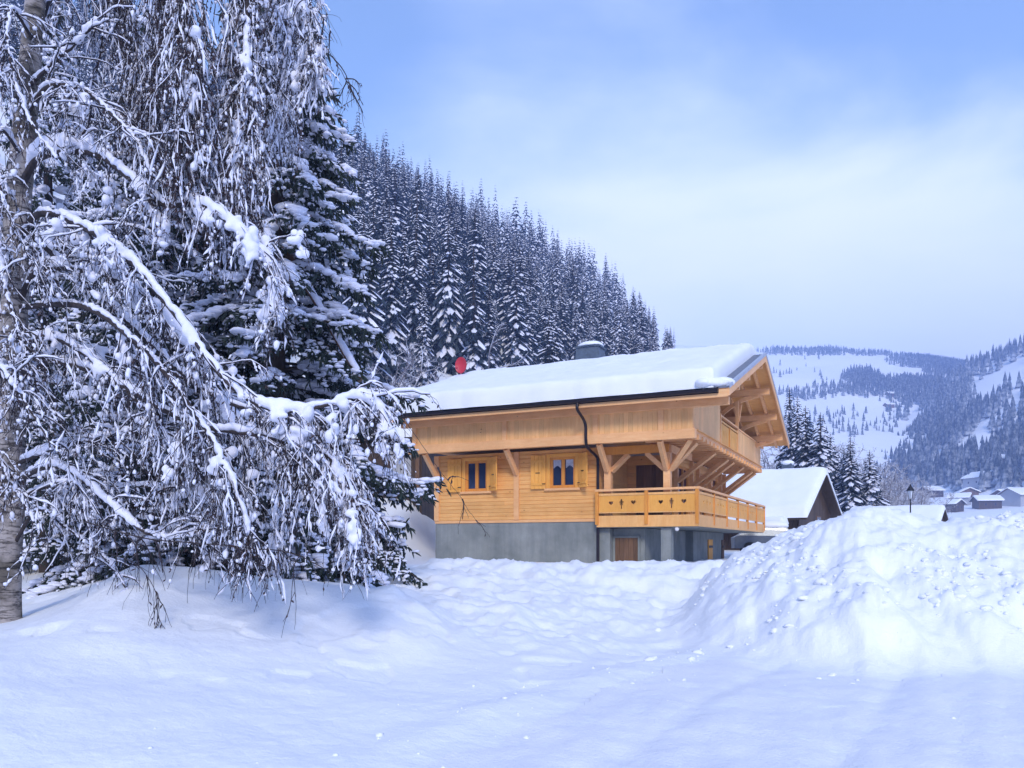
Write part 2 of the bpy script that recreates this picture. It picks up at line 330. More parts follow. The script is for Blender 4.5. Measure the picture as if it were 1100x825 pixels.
# ------------------------------------------------------------------ terrain
UX, UY = 0.9026, -0.4305                      # the chalet's front direction (u) ; v = (0.4305, 0.9026)
PX, PY = 6.007, 26.0                          # its balcony corner
CR = np.array([(-900, 1.9, 15, 9.5), (700, 0.0, 17, 13), (735, 0.5, 16.5, 12.2), (765, 1.12, 16, 11.6), (790, 1.45, 15.8, 11.2), (830, 1.80, 15.4, 10.9), (860, 1.96, 15.1, 10.7), (890, 2.08, 14.9, 10.6),
               (930, 2.27, 14.8, 10.3), (960, 2.22, 14.8, 10.2), (1000, 2.10, 14.8, 10.0), (1050, 2.13, 14.8, 9.8), (1100, 2.20, 14.8, 9.6), (1300, 2.2, 14.2, 9.2), (2400, 2.1, 10.5, 6.5)])[1:]
def pix(x, y): return CX + F * x / np.maximum(y, 0.05)
def ground(x, y, detail=True):
    x = np.asarray(x, float); y = np.asarray(y, float)
    px = np.where(y > 0.3, np.clip(pix(x, y), -4000, 2400), np.where(x > 0, 2400, -4000)); r = np.hypot(x, y)
    dl = (x + 0.47) * -0.851 + (y - 5.82) * 0.525
    warp = 0.5 * fbm(x * 0.35, y * 0.35, 3, 5) if detail else 0
    left = 1.06 * sst(-0.2, 7.0, dl + warp) + 0.18 * sst(8, 12, dl) + 0.30 * np.exp(-((y - 11.4) / 1.6) ** 2) * sst(60, 160, px) * (1 - sst(400, 520, px))
    left = left + 0.13 * np.exp(-((dl - 0.5) / 0.32) ** 2) * sst(3.5, 7, y)
    bermw = sst(400, 470, px) * (1 - sst(820, 880, px))
    berm = 1.27 * np.exp(-((y - 19.3) / 2.6) ** 2) * bermw + 0.02 * np.sin(px * 0.09)
    zc = np.interp(px, CR[:, 0], CR[:, 1]); yc = np.interp(px, CR[:, 0], CR[:, 2]); y0 = np.interp(px, CR[:, 0], CR[:, 3])
    yy = y + 0.5 + (0.9 * fbm(x * 0.7, y * 0.4, 4, 8) if detail else 0)
    t = np.clip((yy - y0) / (yc - y0), 0, 1)
    pile = zc * (1 - (1 - t) ** 1.55) * sst(-0.05, 0.34, t)
    back = sst(yc + 0.3, yc + 5, y); pile = pile * (1 - back)
    pile = np.where((y > 0.3), pile, 0.0)
    left = left * (1 - 0.42 * (1 - sst(-20, 150, px)) * sst(6, 10, y) * (1 - sst(14, 22, y)))
    z = smax(left * np.where(y > -2, 1, 0), berm, 0.3); z = smax(z, pile, 0.3)
    z = z - 0.075
    rr_ = np.minimum(r, 520); far = 1.0 + 0.03 * np.maximum(rr_ - 40, 0) + 0.08 * np.maximum(rr_ - 330, 0)
    wf = sst(20, 26, y)
    z = z * (1 - wf) + far * wf
    # rise behind the chalet's left end
    z = z + 0.37 * np.maximum(y - 30.6, 0) * (1 - sst(-5.0, -2.6, x)) * (1 - sst(44, 46, y)) + 4.96 * sst(44, 46, y) * (1 - sst(-5.0, -2.6, x)) * (1 - sst(60, 110, y))
    if detail:
        rough = np.clip(pile / 1.2, 0, 1) * (1 - sst(22, 30, y)); rb = np.clip(berm / 1.2, 0, 1) * sst(15.5, 18.5, y) * (1 - sst(24, 28, y))
        lum = fbm(x * 1.5, y * 1.5, 4, 21); lum2 = np.abs(fbm(x * 2.6 + 4, y * 2.2, 3, 33))
        vor = fbm(x * 4.6, y * 3.0, 3, 41); fine = fbm(x * 11, y * 8, 3, 43)
        z = z + rough * (0.17 * lum + 0.06 * (lum2 - 0.3) + 0.085 * vor + 0.05 * fine) + rb * (0.20 * lum + 0.07 * (lum2 - 0.3) + 0.06 * vor + 0.025 * fine)
        gen = np.clip(1 - (rough + rb), 0, 1) * (1 - sst(35, 60, r))
        z = z + gen * (0.07 * fbm(x * 0.55, y * 0.55, 4, 3) + 0.012 * fbm(x * 3.2, y * 3.2, 3, 13) + 0.006 * fbm(x * 9, y * 9, 2, 19))
        z = z + gen * sst(.8, 2.5, dl) * sst(9.5, 12.5, y) * (1 - sst(24, 28, y)) * sst(360, 430, px) * (0.15 * lum + 0.05 * vor + 0.02 * fine)      # slumped heaps towards the chalet
        fl = gen * sst(0.2, 1.2, dl) * sst(6, 9, y)            # trodden and slumped patches in the field
        z = z - fl * 0.07 * sst(0.25, 0.55, fbm(x * 0.8 + 7, y * 0.5, 3, 57)) - fl * 0.035 * sst(0.3, 0.5, fbm(x * 2.2, y * 1.6, 2, 58))
        # tyre marks on the packed road
        z = z - np.clip(1 - sst(-0.4, 0.3, dl), 0, 1) * gen * (0.03 * np.exp(-((dl + 0.9 + .15 * fbm(y * .6, x * .2, 2, 4)) / 0.14) ** 2) + 0.03 * np.exp(-((dl + 2.4 + .15 * fbm(y * .6, x * .2, 2, 4)) / 0.14) ** 2)) * (1 - np.clip(pile * 6, 0, 1))
    return z

def snow_clods():
    r = np.random.default_rng(88); N = 5200; Y = r.uniform(8.8, 15.2, N); p_ = r.uniform(690, 1500, N); X = (p_ - CX) / F * Y
    z = ground(X, Y); f_ = ground(X, Y, False); keep = (r.uniform(0, 1, N) < np.clip(f_ / 1.6, .03, 1) * (fbm(X * .9, Y * .9, 3, 15) > -.05)); X, Y, z = X[keep], Y[keep], z[keep]; n = len(X)
    sz = r.gamma(1.7, .0135, n).clip(.010, .06)
    V, Fc = blobs(np.stack([X, Y, z + sz * .05], 1), np.stack([sz * r.uniform(.9, 1.9, n), sz * r.uniform(.7, 1.1, n), sz * r.uniform(.5, .95, n)], 1), 2, .20, r)
    n2 = 420; Y = r.uniform(5, 12, n2); X = r.uniform(-3, 4.2, n2); dl = (X + .47) * -.851 + (Y - 5.82) * .525; k = r.uniform(0, 1, n2) < np.exp(-((dl - .45) / .7) ** 2) + .05; X, Y = X[k], Y[k]; n2 = len(X)
    sz = r.gamma(1.5, .007, n2).clip(.005, .03); v2, f2 = blobs(np.stack([X, Y, ground(X, Y) + sz * .2], 1), np.stack([sz * 1.2, sz, sz * .8], 1), 1, .2, r)
    return tag(MB().add(V, Fc, 0, True).add(v2, f2, 0, True).build('snow_clods', M['snow']), kind='stuff')
def polar_sheet(angs, rads, zf):
    A, R_ = np.meshgrid(angs, rads); x = R_ * np.sin(A); y = R_ * np.cos(A); z = zf(x, y)
    nr, na = A.shape; v = np.stack([x, y, z], -1).reshape(-1, 3)
    i = np.arange(nr - 1)[:, None] * na + np.arange(na - 1)[None, :]
    return v, np.stack([i, i + 1, i + na + 1, i + na], -1).reshape(-1, 4)

front = np.arctan((np.arange(-330, 1432, 2.6) - CX) / F)
angs = np.concatenate([np.linspace(-pi, front[0], 60)[:-1], front, np.linspace(front[-1], pi, 60)[1:]])
rads = np.concatenate([[0.02, 0.8, 1.6, 2.2], np.geomspace(2.6, 30, 470), np.geomspace(30, 2700, 130)[1:]])
v, f = polar_sheet(angs, rads, ground)
tag(MB().add(v, f, 0, True).build('snow_ground', M['snow']), kind='structure')

snow_clods()
# packed road: a sheet a few mm above the ground, right of the field's edge and in front of the bank
ra = np.arctan((np.arange(-500, 1900, 6) - CX) / F); rr = np.geomspace(1.5, 14, 200)
A, R_ = np.meshgrid(ra, rr); x = R_ * np.sin(A); y = R_ * np.cos(A)
dl = (x + 0.47) * -0.851 + (y - 5.82) * 0.525 + 0.25 * fbm(x * 0.8, y * 0.8, 3, 77)
y0 = np.interp(np.clip(pix(x, y), -4000, 2400), CR[:, 0], CR[:, 3]) + 0.4 * fbm(x * 1.1, y * 1.1, 3, 78)
okv = ((dl < 0.05) & (y < y0 - 0.55)).ravel()
v, f = polar_sheet(ra, rr, lambda a, b: ground(a, b) + 0.006 + 0.016 * fbm(a * 6, b * 6, 4, 99) + 0.006 * fbm(a * 22, b * 22, 2, 98))
f = f[okv[f].all(1)]
tag(MB().add(v, f, 0, True).build('snowy_road', M['road']), kind='structure')

# the steep wooded hill behind the chalet
def hill(x, y):
    z = -31.3 - 0.569 * x + 0.459 * y
    top = 330 + 30 * np.sin(x * 0.02)
    z = z - 1.25 * np.maximum(y - top, 0)                       # over the crest
    z = z - 0.012 * np.maximum(x - 48, 0) ** 2             # the spur's right end falls away
    z = z + 5 * fbm(x * 0.02, y * 0.02, 3, 61) + 0.8 * fbm(x * 0.15, y * 0.15, 2, 62)
    return np.where(z > 190, 190 + (z - 190) * 0.25, z)
def ridge(x, y):
    k = 1.35; x = x / k; y = y / k
    z = 22.8 + 0.5 * (x - 186) + 0.1 * (y - 330) + 14 * fbm(x * 0.007, y * 0.007, 3, 71) + 2 * fbm(x * 0.05, y * 0.05, 2, 72)
    return k * (z - 0.9 * np.maximum(y - 632, 0))
def mountain(x, y):
    k = 0.75; x = x / k; y = y / k
    p = pix(x, y)
    z = 92 + 0.36 * (y - 800) + 22 * fbm(x * 0.004, y * 0.004, 4, 81) + 3 * fbm(x * 0.03, y * 0.03, 2, 82)
    z = z - 0.0 * p
    z = z - 30 * sst(900, 1100, p) * sst(1200, 1700, y) - 1.2 * np.maximum(y - 1640 - 90 * fbm(x * 0.003, 0 * y, 2, 85), 0)
    return z * k
def grid_sheet(xs, ys, zf):
    X, Y = np.meshgrid(xs, ys); Z = zf(X, Y); n = len(xs); v = np.stack([X, Y, Z], -1).reshape(-1, 3)
    i = np.arange(len(ys) - 1)[:, None] * n + np.arange(n - 1)[None, :]
    return v, np.stack([i, i + 1, i + n + 1, i + n], -1).reshape(-1, 4)
def solid_sheet(name, xs, ys, zf, m, low):
    v, f = grid_sheet(xs, ys, lambda a, b: np.maximum(zf(a, b), low))
    return tag(MB().add(v, f, 0, True).build(name, m), kind='structure')
solid_sheet('hill', np.arange(-420, 190, 4.0), np.arange(28, 470, 4.0), hill, M['snow'], -1.5)
solid_sheet('wooded_ridge', np.arange(-50, 1350, 12.0), np.arange(310, 1200, 12.0), ridge, M['snow'], -3)
solid_sheet('mountain', np.arange(-220, 1420, 12.0), np.arange(480, 1720, 12.0), mountain, M['snow'], -3)
def land(x, y): return np.maximum(np.maximum(ground(x, y, False), hill(x, y)), np.where(y > 310, ridge(x, y), -9))

# ------------------------------------------------------------------ haze: one closed box of even air
hz = MB().box(-2750, 2750, -2750, 2750, -5, 350)
hm = bpy.data.materials.new('valley_air'); hm.use_nodes = True; hm.node_tree.nodes.clear()
ho = node(hm.node_tree, 'ShaderNodeOutputMaterial'); hv = node(hm.node_tree, 'ShaderNodeVolumePrincipled')
hv.inputs['Color'].default_value = (0.40, 0.55, 1.0, 1); hv.inputs['Density'].default_value = 0.0007; hv.inputs['Anisotropy'].default_value = 0.1
hm.node_tree.links.new(hv.outputs[0], ho.inputs['Volume'])
hz_o = hz.build('haze', hm); tag(hz_o, kind='stuff')

# ------------------------------------------------------------------ the chalet  (local x = s along the front, local y = t along the gable side, z absolute)
chalet = empty('chalet', (PX, PY, 0), atan2(UY, UX))
tag(chalet, 'large new chalet of golden larch on a concrete base, thick snow on its roof', 'chalet')
def part(mb, name, m, parent=None): return mb.build(name, m, parent or chalet)
def siding_row(mb, a0, a1, z0, z1, face, back, axis, c=0.009):
    """one log board: runs a0..a1 along axis, chamfered outer edges at depth face"""
    def p(a, d, z): return (a, d, z) if axis == 'x' else (d, a, z)
    sgn = 1 if back > face else -1
    mb.hexa([p(a0, back, z0), p(a1, back, z0), p(a1, face + sgn * 0.015, z0), p(a0, face + sgn * 0.015, z0),
             p(a0, back, z1), p(a1, back, z1), p(a1, face + sgn * 0.015, z1), p(a0, face + sgn * 0.015, z1)])
    mb.hexa([p(a0, face + sgn * 0.0152, z0 + 0.001), p(a1, face + sgn * 0.0152, z0 + 0.001), p(a1, face, z0 + c), p(a0, face, z0 + c),
             p(a0, face + sgn * 0.0152, z1 - 0.001), p(a1, face + sgn * 0.0152, z1 - 0.001), p(a1, face, z1 - c), p(a0, face, z1 - c)])
def log_wall(a0, a1, z0, z1, face, back, axis, holes=(), h=0.142, joints=True):
    mb = MB(); z = z0; r = np.random.default_rng(int(abs(a0 * 91 + z0 * 7)) + 1)
    cuts = sorted({z0, z1} | {q for o in holes for q in (o[2], o[3])})
    for lo, hi in zip(cuts[:-1], cuts[1:]):
        n = max(1, round((hi - lo) / h)); hh = (hi - lo) / n
        for k in range(n):
            zz0, zz1 = lo + k * hh, lo + (k + 1) * hh; spans = [(a0, a1)]
            for o in holes:
                if o[2] <= zz0 + 1e-6 and o[3] >= zz1 - 1e-6:
                    spans = [q for (b0, b1) in spans for q in ((b0, min(b1, o[0])), (max(b0, o[1]), b1)) if q[1] - q[0] > 0.02]
            for b0, b1 in spans:
                if joints and b1 - b0 > 3.5:
                    j = b0 + (b1 - b0) * r.uniform(0.3, 0.7); siding_row(mb, b0, j - 0.001, zz0, zz1, face, back, axis); siding_row(mb, j + 0.001, b1, zz0, zz1, face, back, axis)
                else: siding_row(mb, b0, b1, zz0, zz1, face, back, axis)
    return mb

LW, LC, LG = -9.92, -3.42, -1.65            # left wall, loggia corner, gable wall
ZB, ZF, ZU = 2.52, 4.95, 5.25               # underside of the siding, underside and top of the upper beam
TF = 0.15                                   # front wall plane
TB = 12.6                                   # back wall
# concrete storey
mb = MB()
mb.box(LW, LC, TF + 0.02, TB, 0.2, ZB - 0.002)                                    # solid front block
mb.box(LC + 0.002, -1.95, 0.55, 2.6, 0.2, 2.18)                                 # block with the cellar door
mb.box(LC + 0.002, LG, 6.4, TB, 0.2, 2.18)
mb.box(LC + 0.002, -1.95, 2.602, 6.398, 0.2, 2.18)
part(mb, 'concrete_base', M['concrete'])
mb = MB(); mb.box(LC + 0.003, LC + 0.36, TF + 0.03, 0.548, 0.2, 2.18); part(mb, 'concrete_pier', M['concrete'])
mb = MB(); mb.box(-1.26, -0.93, 0.05, 0.40, 0.2, 2.18); part(mb, 'concrete_pillar', M['concrete'])
mb = MB()
for k in range(5): mb.box(-2.98 + k * 0.16, -2.825 + k * 0.16, 0.50, 0.545, 0.3, 1.86)
cd = part(mb, 'cellar_door', M['mid_wood']); tag(cd, 'brown plank cellar door under the balcony')
mb = MB(); mb.box(-3.05, -2.982, 0.49, 0.547, 0.3, 1.93); mb.box(-2.178, -2.11, 0.49, 0.547, 0.3, 1.93); mb.box(-2.982, -2.178, 0.49, 0.547, 1.862, 1.93)
mb.build('door_frame', M['concrete'], cd)
for (t0, t1, mm) in ((9.1, 9.95, 'shutter'), (13.0 - 0.9, 12.55, 'mid_wood')):
    mb = MB(); mb.box(LG + 0.003, LG + 0.05, t0, t1, 1.0, 1.86); sh = part(mb, 'shutter', M[mm]); tag(sh, 'closed cellar shutter low on the concrete gable side')
    b = MB(); b.box(LG + 0.052, LG + 0.07, t0 + 0.05, t1 - 0.05, 1.5, 1.6); b.build('batten', M['gutter'], sh)
# ground-floor walls
win = [(-8.62, -7.72, 3.60, 4.70), (-5.24, -4.30, 3.62, 4.68)]
wall = part(log_wall(LW, LC, ZB, ZF - 0.002, TF, TF + 0.22, 'x', win), 'wall', M['pine']); tag(wall, 'front wall of horizontal larch boards')
part(log_wall(TF + 0.222, TB, ZB, ZF - 0.002, LW, LW + 0.2, 'y', joints=False), 'wall', M['pine'])
part(log_wall(TF + 0.222, 3.5, ZB, ZF - 0.002, LC, LC - 0.2, 'y', joints=False), 'wall', M['pine'])
lw_ = part(log_wall(LC + 0.002, LG - 0.2, ZB, ZF - 0.002, 3.3, 3.5, 'x', [(-3.1, -2.05, ZB, 4.6)], joints=False), 'wall', M['pine'])
gh = [(4.0, 5.6, ZB, 4.60), (7.2, 8.8, ZB, 4.60), (10.2, 11.2, 3.4, 4.6)]
part(log_wall(3.3, TB, ZB, ZF - 0.002, LG, LG - 0.2, 'y', gh), 'wall', M['pine'])
def glazed(parent, axis, a0, a1, z0, z1, d, inward, curtain=False, mull=1, name='window'):
    """window set in an opening; d = outer face, inward = +1/-1 direction to the room"""
    def bx(mb, A0, A1, d0, d1, Z0, Z1):
        lo, hi = sorted((d + inward * d0, d + inward * d1))
        mb.box(A0, A1, lo, hi, Z0, Z1) if axis == 'x' else mb.box(lo, hi, A0, A1, Z0, Z1)
    f = MB(); w = 0.085
    bx(f, a0, a0 + w, 0.03, 0.13, z0, z1); bx(f, a1 - w, a1, 0.03, 0.13, z0, z1); bx(f, a0 + w, a1 - w, 0.03, 0.13, z0, z0 + w); bx(f, a0 + w, a1 - w, 0.03, 0.13, z1 - w, z1)
    for k in range(mull):
        c = a0 + (a1 - a0) * (k + 1) / (mull + 1); bx(f, c - 0.06, c + 0.06, 0.02, 0.12, z0 + w, z1 - w)
    wf = part(f, name, M['orange'])
    p = MB(); bx(p, a0 + w - 0.02, a1 - w + 0.02, 0.085, 0.10, z0 + w - 0.02, z1 - w + 0.02); p.build('pane', M['glass'], wf)
    if curtain:
        c = MB(); n = 14
        for (b0, b1) in ((a0 + w + 0.01, (a0 + a1) / 2 - 0.09), ((a0 + a1) / 2 + 0.09, a1 - w - 0.01)):
            xs = np.linspace(b0, b1, n + 1)
            for k in range(n):                   # short gathered curtain with a scalloped hem
                u = (k + 0.5) / n; q = 0.20 + 0.10 * abs(2 * u - 1) ** 1.5 + 0.01 * (k % 2)
                bx(c, xs[k], xs[k + 1], 0.070 + 0.006 * (k % 2), 0.083, z1 - w - q, z1 - w - 0.002)
            c.build('curtain', M['curtain'], wf); c = MB()
    return wf
for i, (a0, a1, z0, z1) in enumerate(win):
    w_ = glazed(chalet, 'x', a0, a1, z0, z1, TF, 1, curtain=(i == 1)); tag(w_, ['orange-framed window in the left half of the front wall', 'orange-framed window with short white curtains'][i])
    mb = MB(); mb.box(a0 - 0.14, a0 - 0.002, TF - 0.035, TF - 0.002, z0 - 0.02, z1 + 0.12); mb.box(a1 + 0.002, a1 + 0.14, TF - 0.035, TF - 0.002, z0 - 0.02, z1 + 0.12)
    mb.box(a0 - 0.002, a1 + 0.002, TF - 0.035, TF - 0.002, z1, z1 + 0.12); mb.build('window_frame', M['shutter'], w_)
    mb = MB(); mb.box(a0 - 0.2, a1 + 0.2, TF - 0.09, TF - 0.002, z0 - 0.10, z0 - 0.022); mb.build('sill', M['pine_beam'], w_)
    for side, ang in ((-1, 4), (1, 38)):
        hinge = a0 - 0.142 if side < 0 else a1 + 0.142; ww = 0.56
        d = np.array((side * cos(radians(ang)), -sin(radians(ang)), 0.0)); nrm = np.array((d[1], -d[0], 0)) * side
        mb = MB()
        for k in range(4):
            q0 = np.array((hinge, TF - 0.04, 0)) + d * (0.01 + k * ww / 4); q1 = q0 + d * (ww / 4 - 0.006); th = -nrm * 0.032 if nrm[1] > 0 else nrm * 0.032
            mb.hexa([(*(q0)[:2], z0 - 0.03), (*(q1)[:2], z0 - 0.03), (*(q1 + th)[:2], z0 - 0.03), (*(q0 + th)[:2], z0 - 0.03), (*(q0)[:2], z1 + 0.08), (*(q1)[:2], z1 + 0.08), (*(q1 + th)[:2], z1 + 0.08), (*(q0 + th)[:2], z1 + 0.08)])
        sh = part(mb, 'shutter', M['shutter'])
        b = MB(); o_ = np.array((hinge, TF - 0.04, 0)); th = (-nrm if nrm[1] > 0 else nrm)
        for zz in (z0 + 0.14, z1 - 0.12): MB().bar(o_ + d * 0.03 + th * 0.045 + (0, 0, zz), o_ + d * (ww - 0.03) + th * 0.045 + (0, 0, zz), 0.022, 0.09).build('batten', M['shutter'], sh)
        b = MB(); zz = (z0 + z1) / 2; b.bar(o_ + d * 0.22 + th * 0.05 + (0, 0, zz), o_ + d * 0.38 + th * 0.05 + (0, 0, zz), 0.012, 0.025); b.build('latch', M['iron'], sh); b = MB(); b.bar(o_ + d * 0.01 + th * 0.058 + (0, 0, z0 + 0.14), o_ + d * 0.14 + th * 0.058 + (0, 0, z0 + 0.14), 0.01, 0.03)
        b.build('hinge', M['iron'], sh)
for (a0, a1, z0, z1) in gh: glazed(chalet, 'y', a0, a1, z0, z1, LG, -1, mull=1 if a1 - a0 > 1.2 else 0)
mb = MB()
for k in range(7): mb.box(-3.1 + k * 0.15, -2.955 + k * 0.15, 3.36, 3.42, ZB, 4.6)
dr = part(mb, 'door', M['mid_wood']); tag(dr, 'dark plank door at the back of the loggia')
b = MB(); b.box(-2.2, -2.1, 3.32, 3.358, 3.45, 3.5); b.build('handle', M['iron'], dr)
mb = MB(); mb.box(LW - 0.012, LC, TF - 0.012, TF + 0.16, ZB - 0.10, ZB - 0.003); part(mb, 'sill_plate', M['pine_beam'])
for x0 in (LW + 0.0, -6.62):                                        # corner post and wall post
    mb = MB(); mb.box(x0 - 0.02, x0 + 0.18, TF - 0.05, TF - 0.003, ZB, ZF - 0.01); part(mb, 'wall_post', M['pine_beam'])

# upper storey, overhanging the front by about a metre
TU = -0.90
UL = -10.28
mb = MB(); mb.bar((UL - 0.15, TU + 0.13, (ZF + ZU) / 2), (0.06, TU + 0.13, (ZF + ZU) / 2), 0.26, ZU - ZF); part(mb, 'floor_beam', M['pine_beam'])
mb = MB()
xs = np.arange(UL, LG - 0.01, 0.14)
for k in range(int((TB - TU) / 0.16)): mb.box(UL, -0.002, TU + 0.262 + k * 0.16, TU + 0.418 + k * 0.16, ZU - 0.10, ZU - 0.03)      # floor deck seen from below
part(mb, 'upper_floor', M['soffit'])
mb = MB(); r = np.random.default_rng(3); x = UL
while x < -0.02:
    w = r.uniform(0.13, 0.19); x1 = min(x + w, 0.0); mb.hexa([(x, TU + 0.06, ZU + .002), (x1 - .004, TU + 0.06, ZU + .002), (x1 - .004, TU + .11, ZU + .002), (x, TU + .11, ZU + .002), (x, TU + .06, 6.12), (x1 - .004, TU + .06, 6.12), (x1 - .004, TU + .11, 6.12), (x, TU + .11, 6.12)]); x = x1
fc = part(mb, 'cladding', M['pine_v']); tag(fc, 'vertical board cladding of the upper floor front')
for x0 in (UL - 0.01, -6.62, -3.3, -1.1): MB().box(x0, x0 + 0.17, TU + 0.02, TU + 0.057, ZU + 0.002, 6.12).build('cover_strip', M['pine_beam'], fc)
mb = MB(); mb.bar((UL - 0.4, TU - 0.02, 6.02), (1.12, TU - 0.02, 6.02), 0.20, 0.24); part(mb, 'eave_purlin', M['pine_beam'])
# roof geometry
RT0, RT1, RM, ZE, ZA = -1.66, 13.0, 5.67, 6.33, 8.84      # eaves, ridge line, heights of the deck's top
RX0, RX1 = -10.95, 1.24
def roof_z(t): return np.where(t < RM, ZE + (t - RT0) * (ZA - ZE) / (RM - RT0), ZA - (t - RM) * (ZA - ZE) / (RT1 - RM))
rz = lambda t: float(roof_z(np.array(t)))
# side walls of the upper storey
def vboards(axis_t0, axis_t1, zlo, ztop, s0, s1, step=0.15, seed=1):
    mb = MB(); r = np.random.default_rng(seed); t = axis_t0
    while t < axis_t1 - 0.01:
        w = r.uniform(0.9, 1.15) * step; t1 = min(t + w, axis_t1); a, c = ztop(t), ztop(t1)
        mb.hexa([(s0, t, zlo), (s1, t, zlo), (s1, t1 - .004, zlo), (s0, t1 - .004, zlo), (s0, t, a), (s1, t, a), (s1, t1 - .004, c), (s0, t1 - .004, c)]); t = t1
    return mb
under = lambda t: rz(t) - 0.19
part(vboards(TU + 0.115, TB, ZU, under, UL, UL + 0.05), 'gable_wall', M['pine_v'])
gw = part(vboards(TU + 0.12, TB, ZU - 0.02, under, LG - 0.1, LG - 0.05, seed=5), 'gable_wall', M['pine_v']); tag(gw, 'upper gable wall behind the balcony, deep under the roof')
pw = part(vboards(TU + 0.115, 3.45, ZU + 0.002, lambda t: min(under(t) - 0.1, 5.92 + 0.18 * (t + 0.9)), -0.06, -0.01, 0.2, 8), 'parapet', M['pine_v'])
part(vboards(7.05, TB + 0.3, ZU + 0.002, lambda t: 6.22, -0.06, -0.01, 0.2, 9), 'parapet', M['pine_v'])
for (t0, t1, zz) in ((7.0, TB + 0.35, 6.25),):
    mb = MB(); mb.bar((-0.035, t0, zz), (-0.035, t1, zz), 0.12, 0.055); part(mb, 'handrail', M['pine_beam'])
# upper balcony edge beam with joist ends
mb = MB(); mb.bar((-0.07, TU + 0.262, (ZF + ZU) / 2 + 0.04), (-0.07, TB + 0.5, (ZF + ZU) / 2 + 0.04), 0.14, ZU - ZF - 0.08); part(mb, 'floor_beam', M['pine_beam'])
for t in np.arange(-0.2, TB + 0.3, 0.62):
    mb = MB(); mb.box(LG - 0.05, 0.06, t - 0.06, t + 0.06, ZU - 0.28, ZU - 0.125); part(mb, 'joist', M['pine_beam'])
mb = MB(); mb.box(-0.145, 0.10, TU + 0.27, TB + 0.5, ZU - 0.012, ZU + 0.0); part(mb, 'drip_board', M['pine_rail'])
for t in (3.5, 7.0): part(MB().box(-0.10, 0.02, t - 0.05, t + 0.05, ZU + 0.003, 6.35 if t < 5 else 7.35), 'balcony_post', M['pine_beam'])

def shape_panel(name, w, h, shapes, thick, m, place, parent):
    """board panel w x h with real cut-out shapes; place maps (u, z, depth) to local coordinates"""
    c = bpy.data.curves.new(name, 'CURVE'); c.dimensions = '2D'; c.fill_mode = 'BOTH'; c.extrude = thick / 2
    def poly(pts):
        s = c.splines.new('POLY'); s.points.add(len(pts) - 1)
        for p, q in zip(s.points, pts): p.co = (q[0], q[1], 0, 1)
        s.use_cyclic_u = True
    poly([(0, 0), (w, 0), (w, h), (0, h)])
    for s_ in shapes: poly(s_)
    o = bpy.data.objects.new(name, c); dg = bpy.context.evaluated_depsgraph_get(); COL.objects.link(o); dg.update()
    me = bpy.data.meshes.new_from_object(o.evaluated_get(bpy.context.evaluated_depsgraph_get())); bpy.data.objects.remove(o); bpy.data.curves.remove(c)
    for v_ in me.vertices: v_.co = place(v_.co.x, v_.co.y, v_.co.z)
    me.materials.clear(); me.materials.append(m); me.name = name
    o = bpy.data.objects.new(name, me); COL.objects.link(o); o.parent = parent; return o
def heart(cx, cy, s):
    a = np.linspace(0, 2 * pi, 26, endpoint=False); return [(cx + s * 0.062 * 16 * sin(t) ** 3 / 16 * 1.0, cy + s * 0.062 * (13 * cos(t) - 5 * cos(2 * t) - 2 * cos(3 * t) - cos(4 * t)) / 16) for t in a]
def cross(cx, cy, s):
    pts = [(-.018, -.15), (.018, -.15), (.018, -.02), (.045, -.05), (.05, -.01), (.018, .02), (.065, .03), (.065, .07), (.02, .07), (.035, .11), (0, .14), (-.035, .11), (-.02, .07), (-.065, .07), (-.065, .03), (-.018, .02), (-.05, -.01), (-.045, -.05), (-.018, -.02)]
    return [(cx + x * s, cy + y * s) for x, y in pts]
def slit(cx, cy, s): return [(cx - .02 * s, cy - .11 * s), (cx + .02 * s, cy - .11 * s), (cx + .03 * s, cy), (cx + .02 * s, cy + .11 * s), (cx - .02 * s, cy + .11 * s), (cx - .03 * s, cy)]

# upper openwork railing
ur = empty('balcony_railing', parent=chalet); tag(ur, 'upper railing with cut-outs in the gable')
for k in range(2):
    t0 = 3.58 + k * 1.70; shape_panel('panel', 1.62, 0.72, [slit(0.5, 0.4, 1), slit(0.81, 0.4, 1.2), slit(1.12, 0.4, 1)], 0.03, M['shutter'], lambda u, z, d, t0=t0: (-0.035 + d, t0 + u, ZU + 0.06 + z), ur)
MB().bar((-0.035, 3.55, ZU + 0.85), (-0.035, 6.95, ZU + 0.85), 0.07, 0.06).build('rail', M['pine_rail'], ur)
MB().bar((-0.035, 3.55, ZU + 1.03), (-0.035, 6.95, ZU + 1.03), 0.11, 0.06).build('handrail', M['pine_beam'], ur)
MB().box(-0.08, 0.01, 5.20, 5.27, ZU + 0.004, ZU + 0.818).build('post', M['orange'], ur)

# roof
def roof_plate(mb, x0, x1, t0, t1, off, th, mi=0):
    ts = [t0] + ([RM] if t0 < RM < t1 else []) + [t1]
    for a, c in zip(ts[:-1], ts[1:]):
        za, zc = rz(a) + off, rz(c) + off
        mb.hexa([(x0, a, za - th), (x1, a, za - th), (x1, c, zc - th), (x0, c, zc - th), (x0, a, za), (x1, a, za), (x1, c, zc), (x0, c, zc)], mi)
roof = part((lambda m: (roof_plate(m, RX0 + 0.03, RX1 - 0.03, RT0 + 0.04, RT1 - 0.04, -0.052, 0.10), m)[1])(MB()), 'roof', M['soffit'])
mb = MB(); roof_plate(mb, RX0, RX1, RT0, RT1, 0.0, 0.05); mb.build('roof_covering', M['slate'], roof)
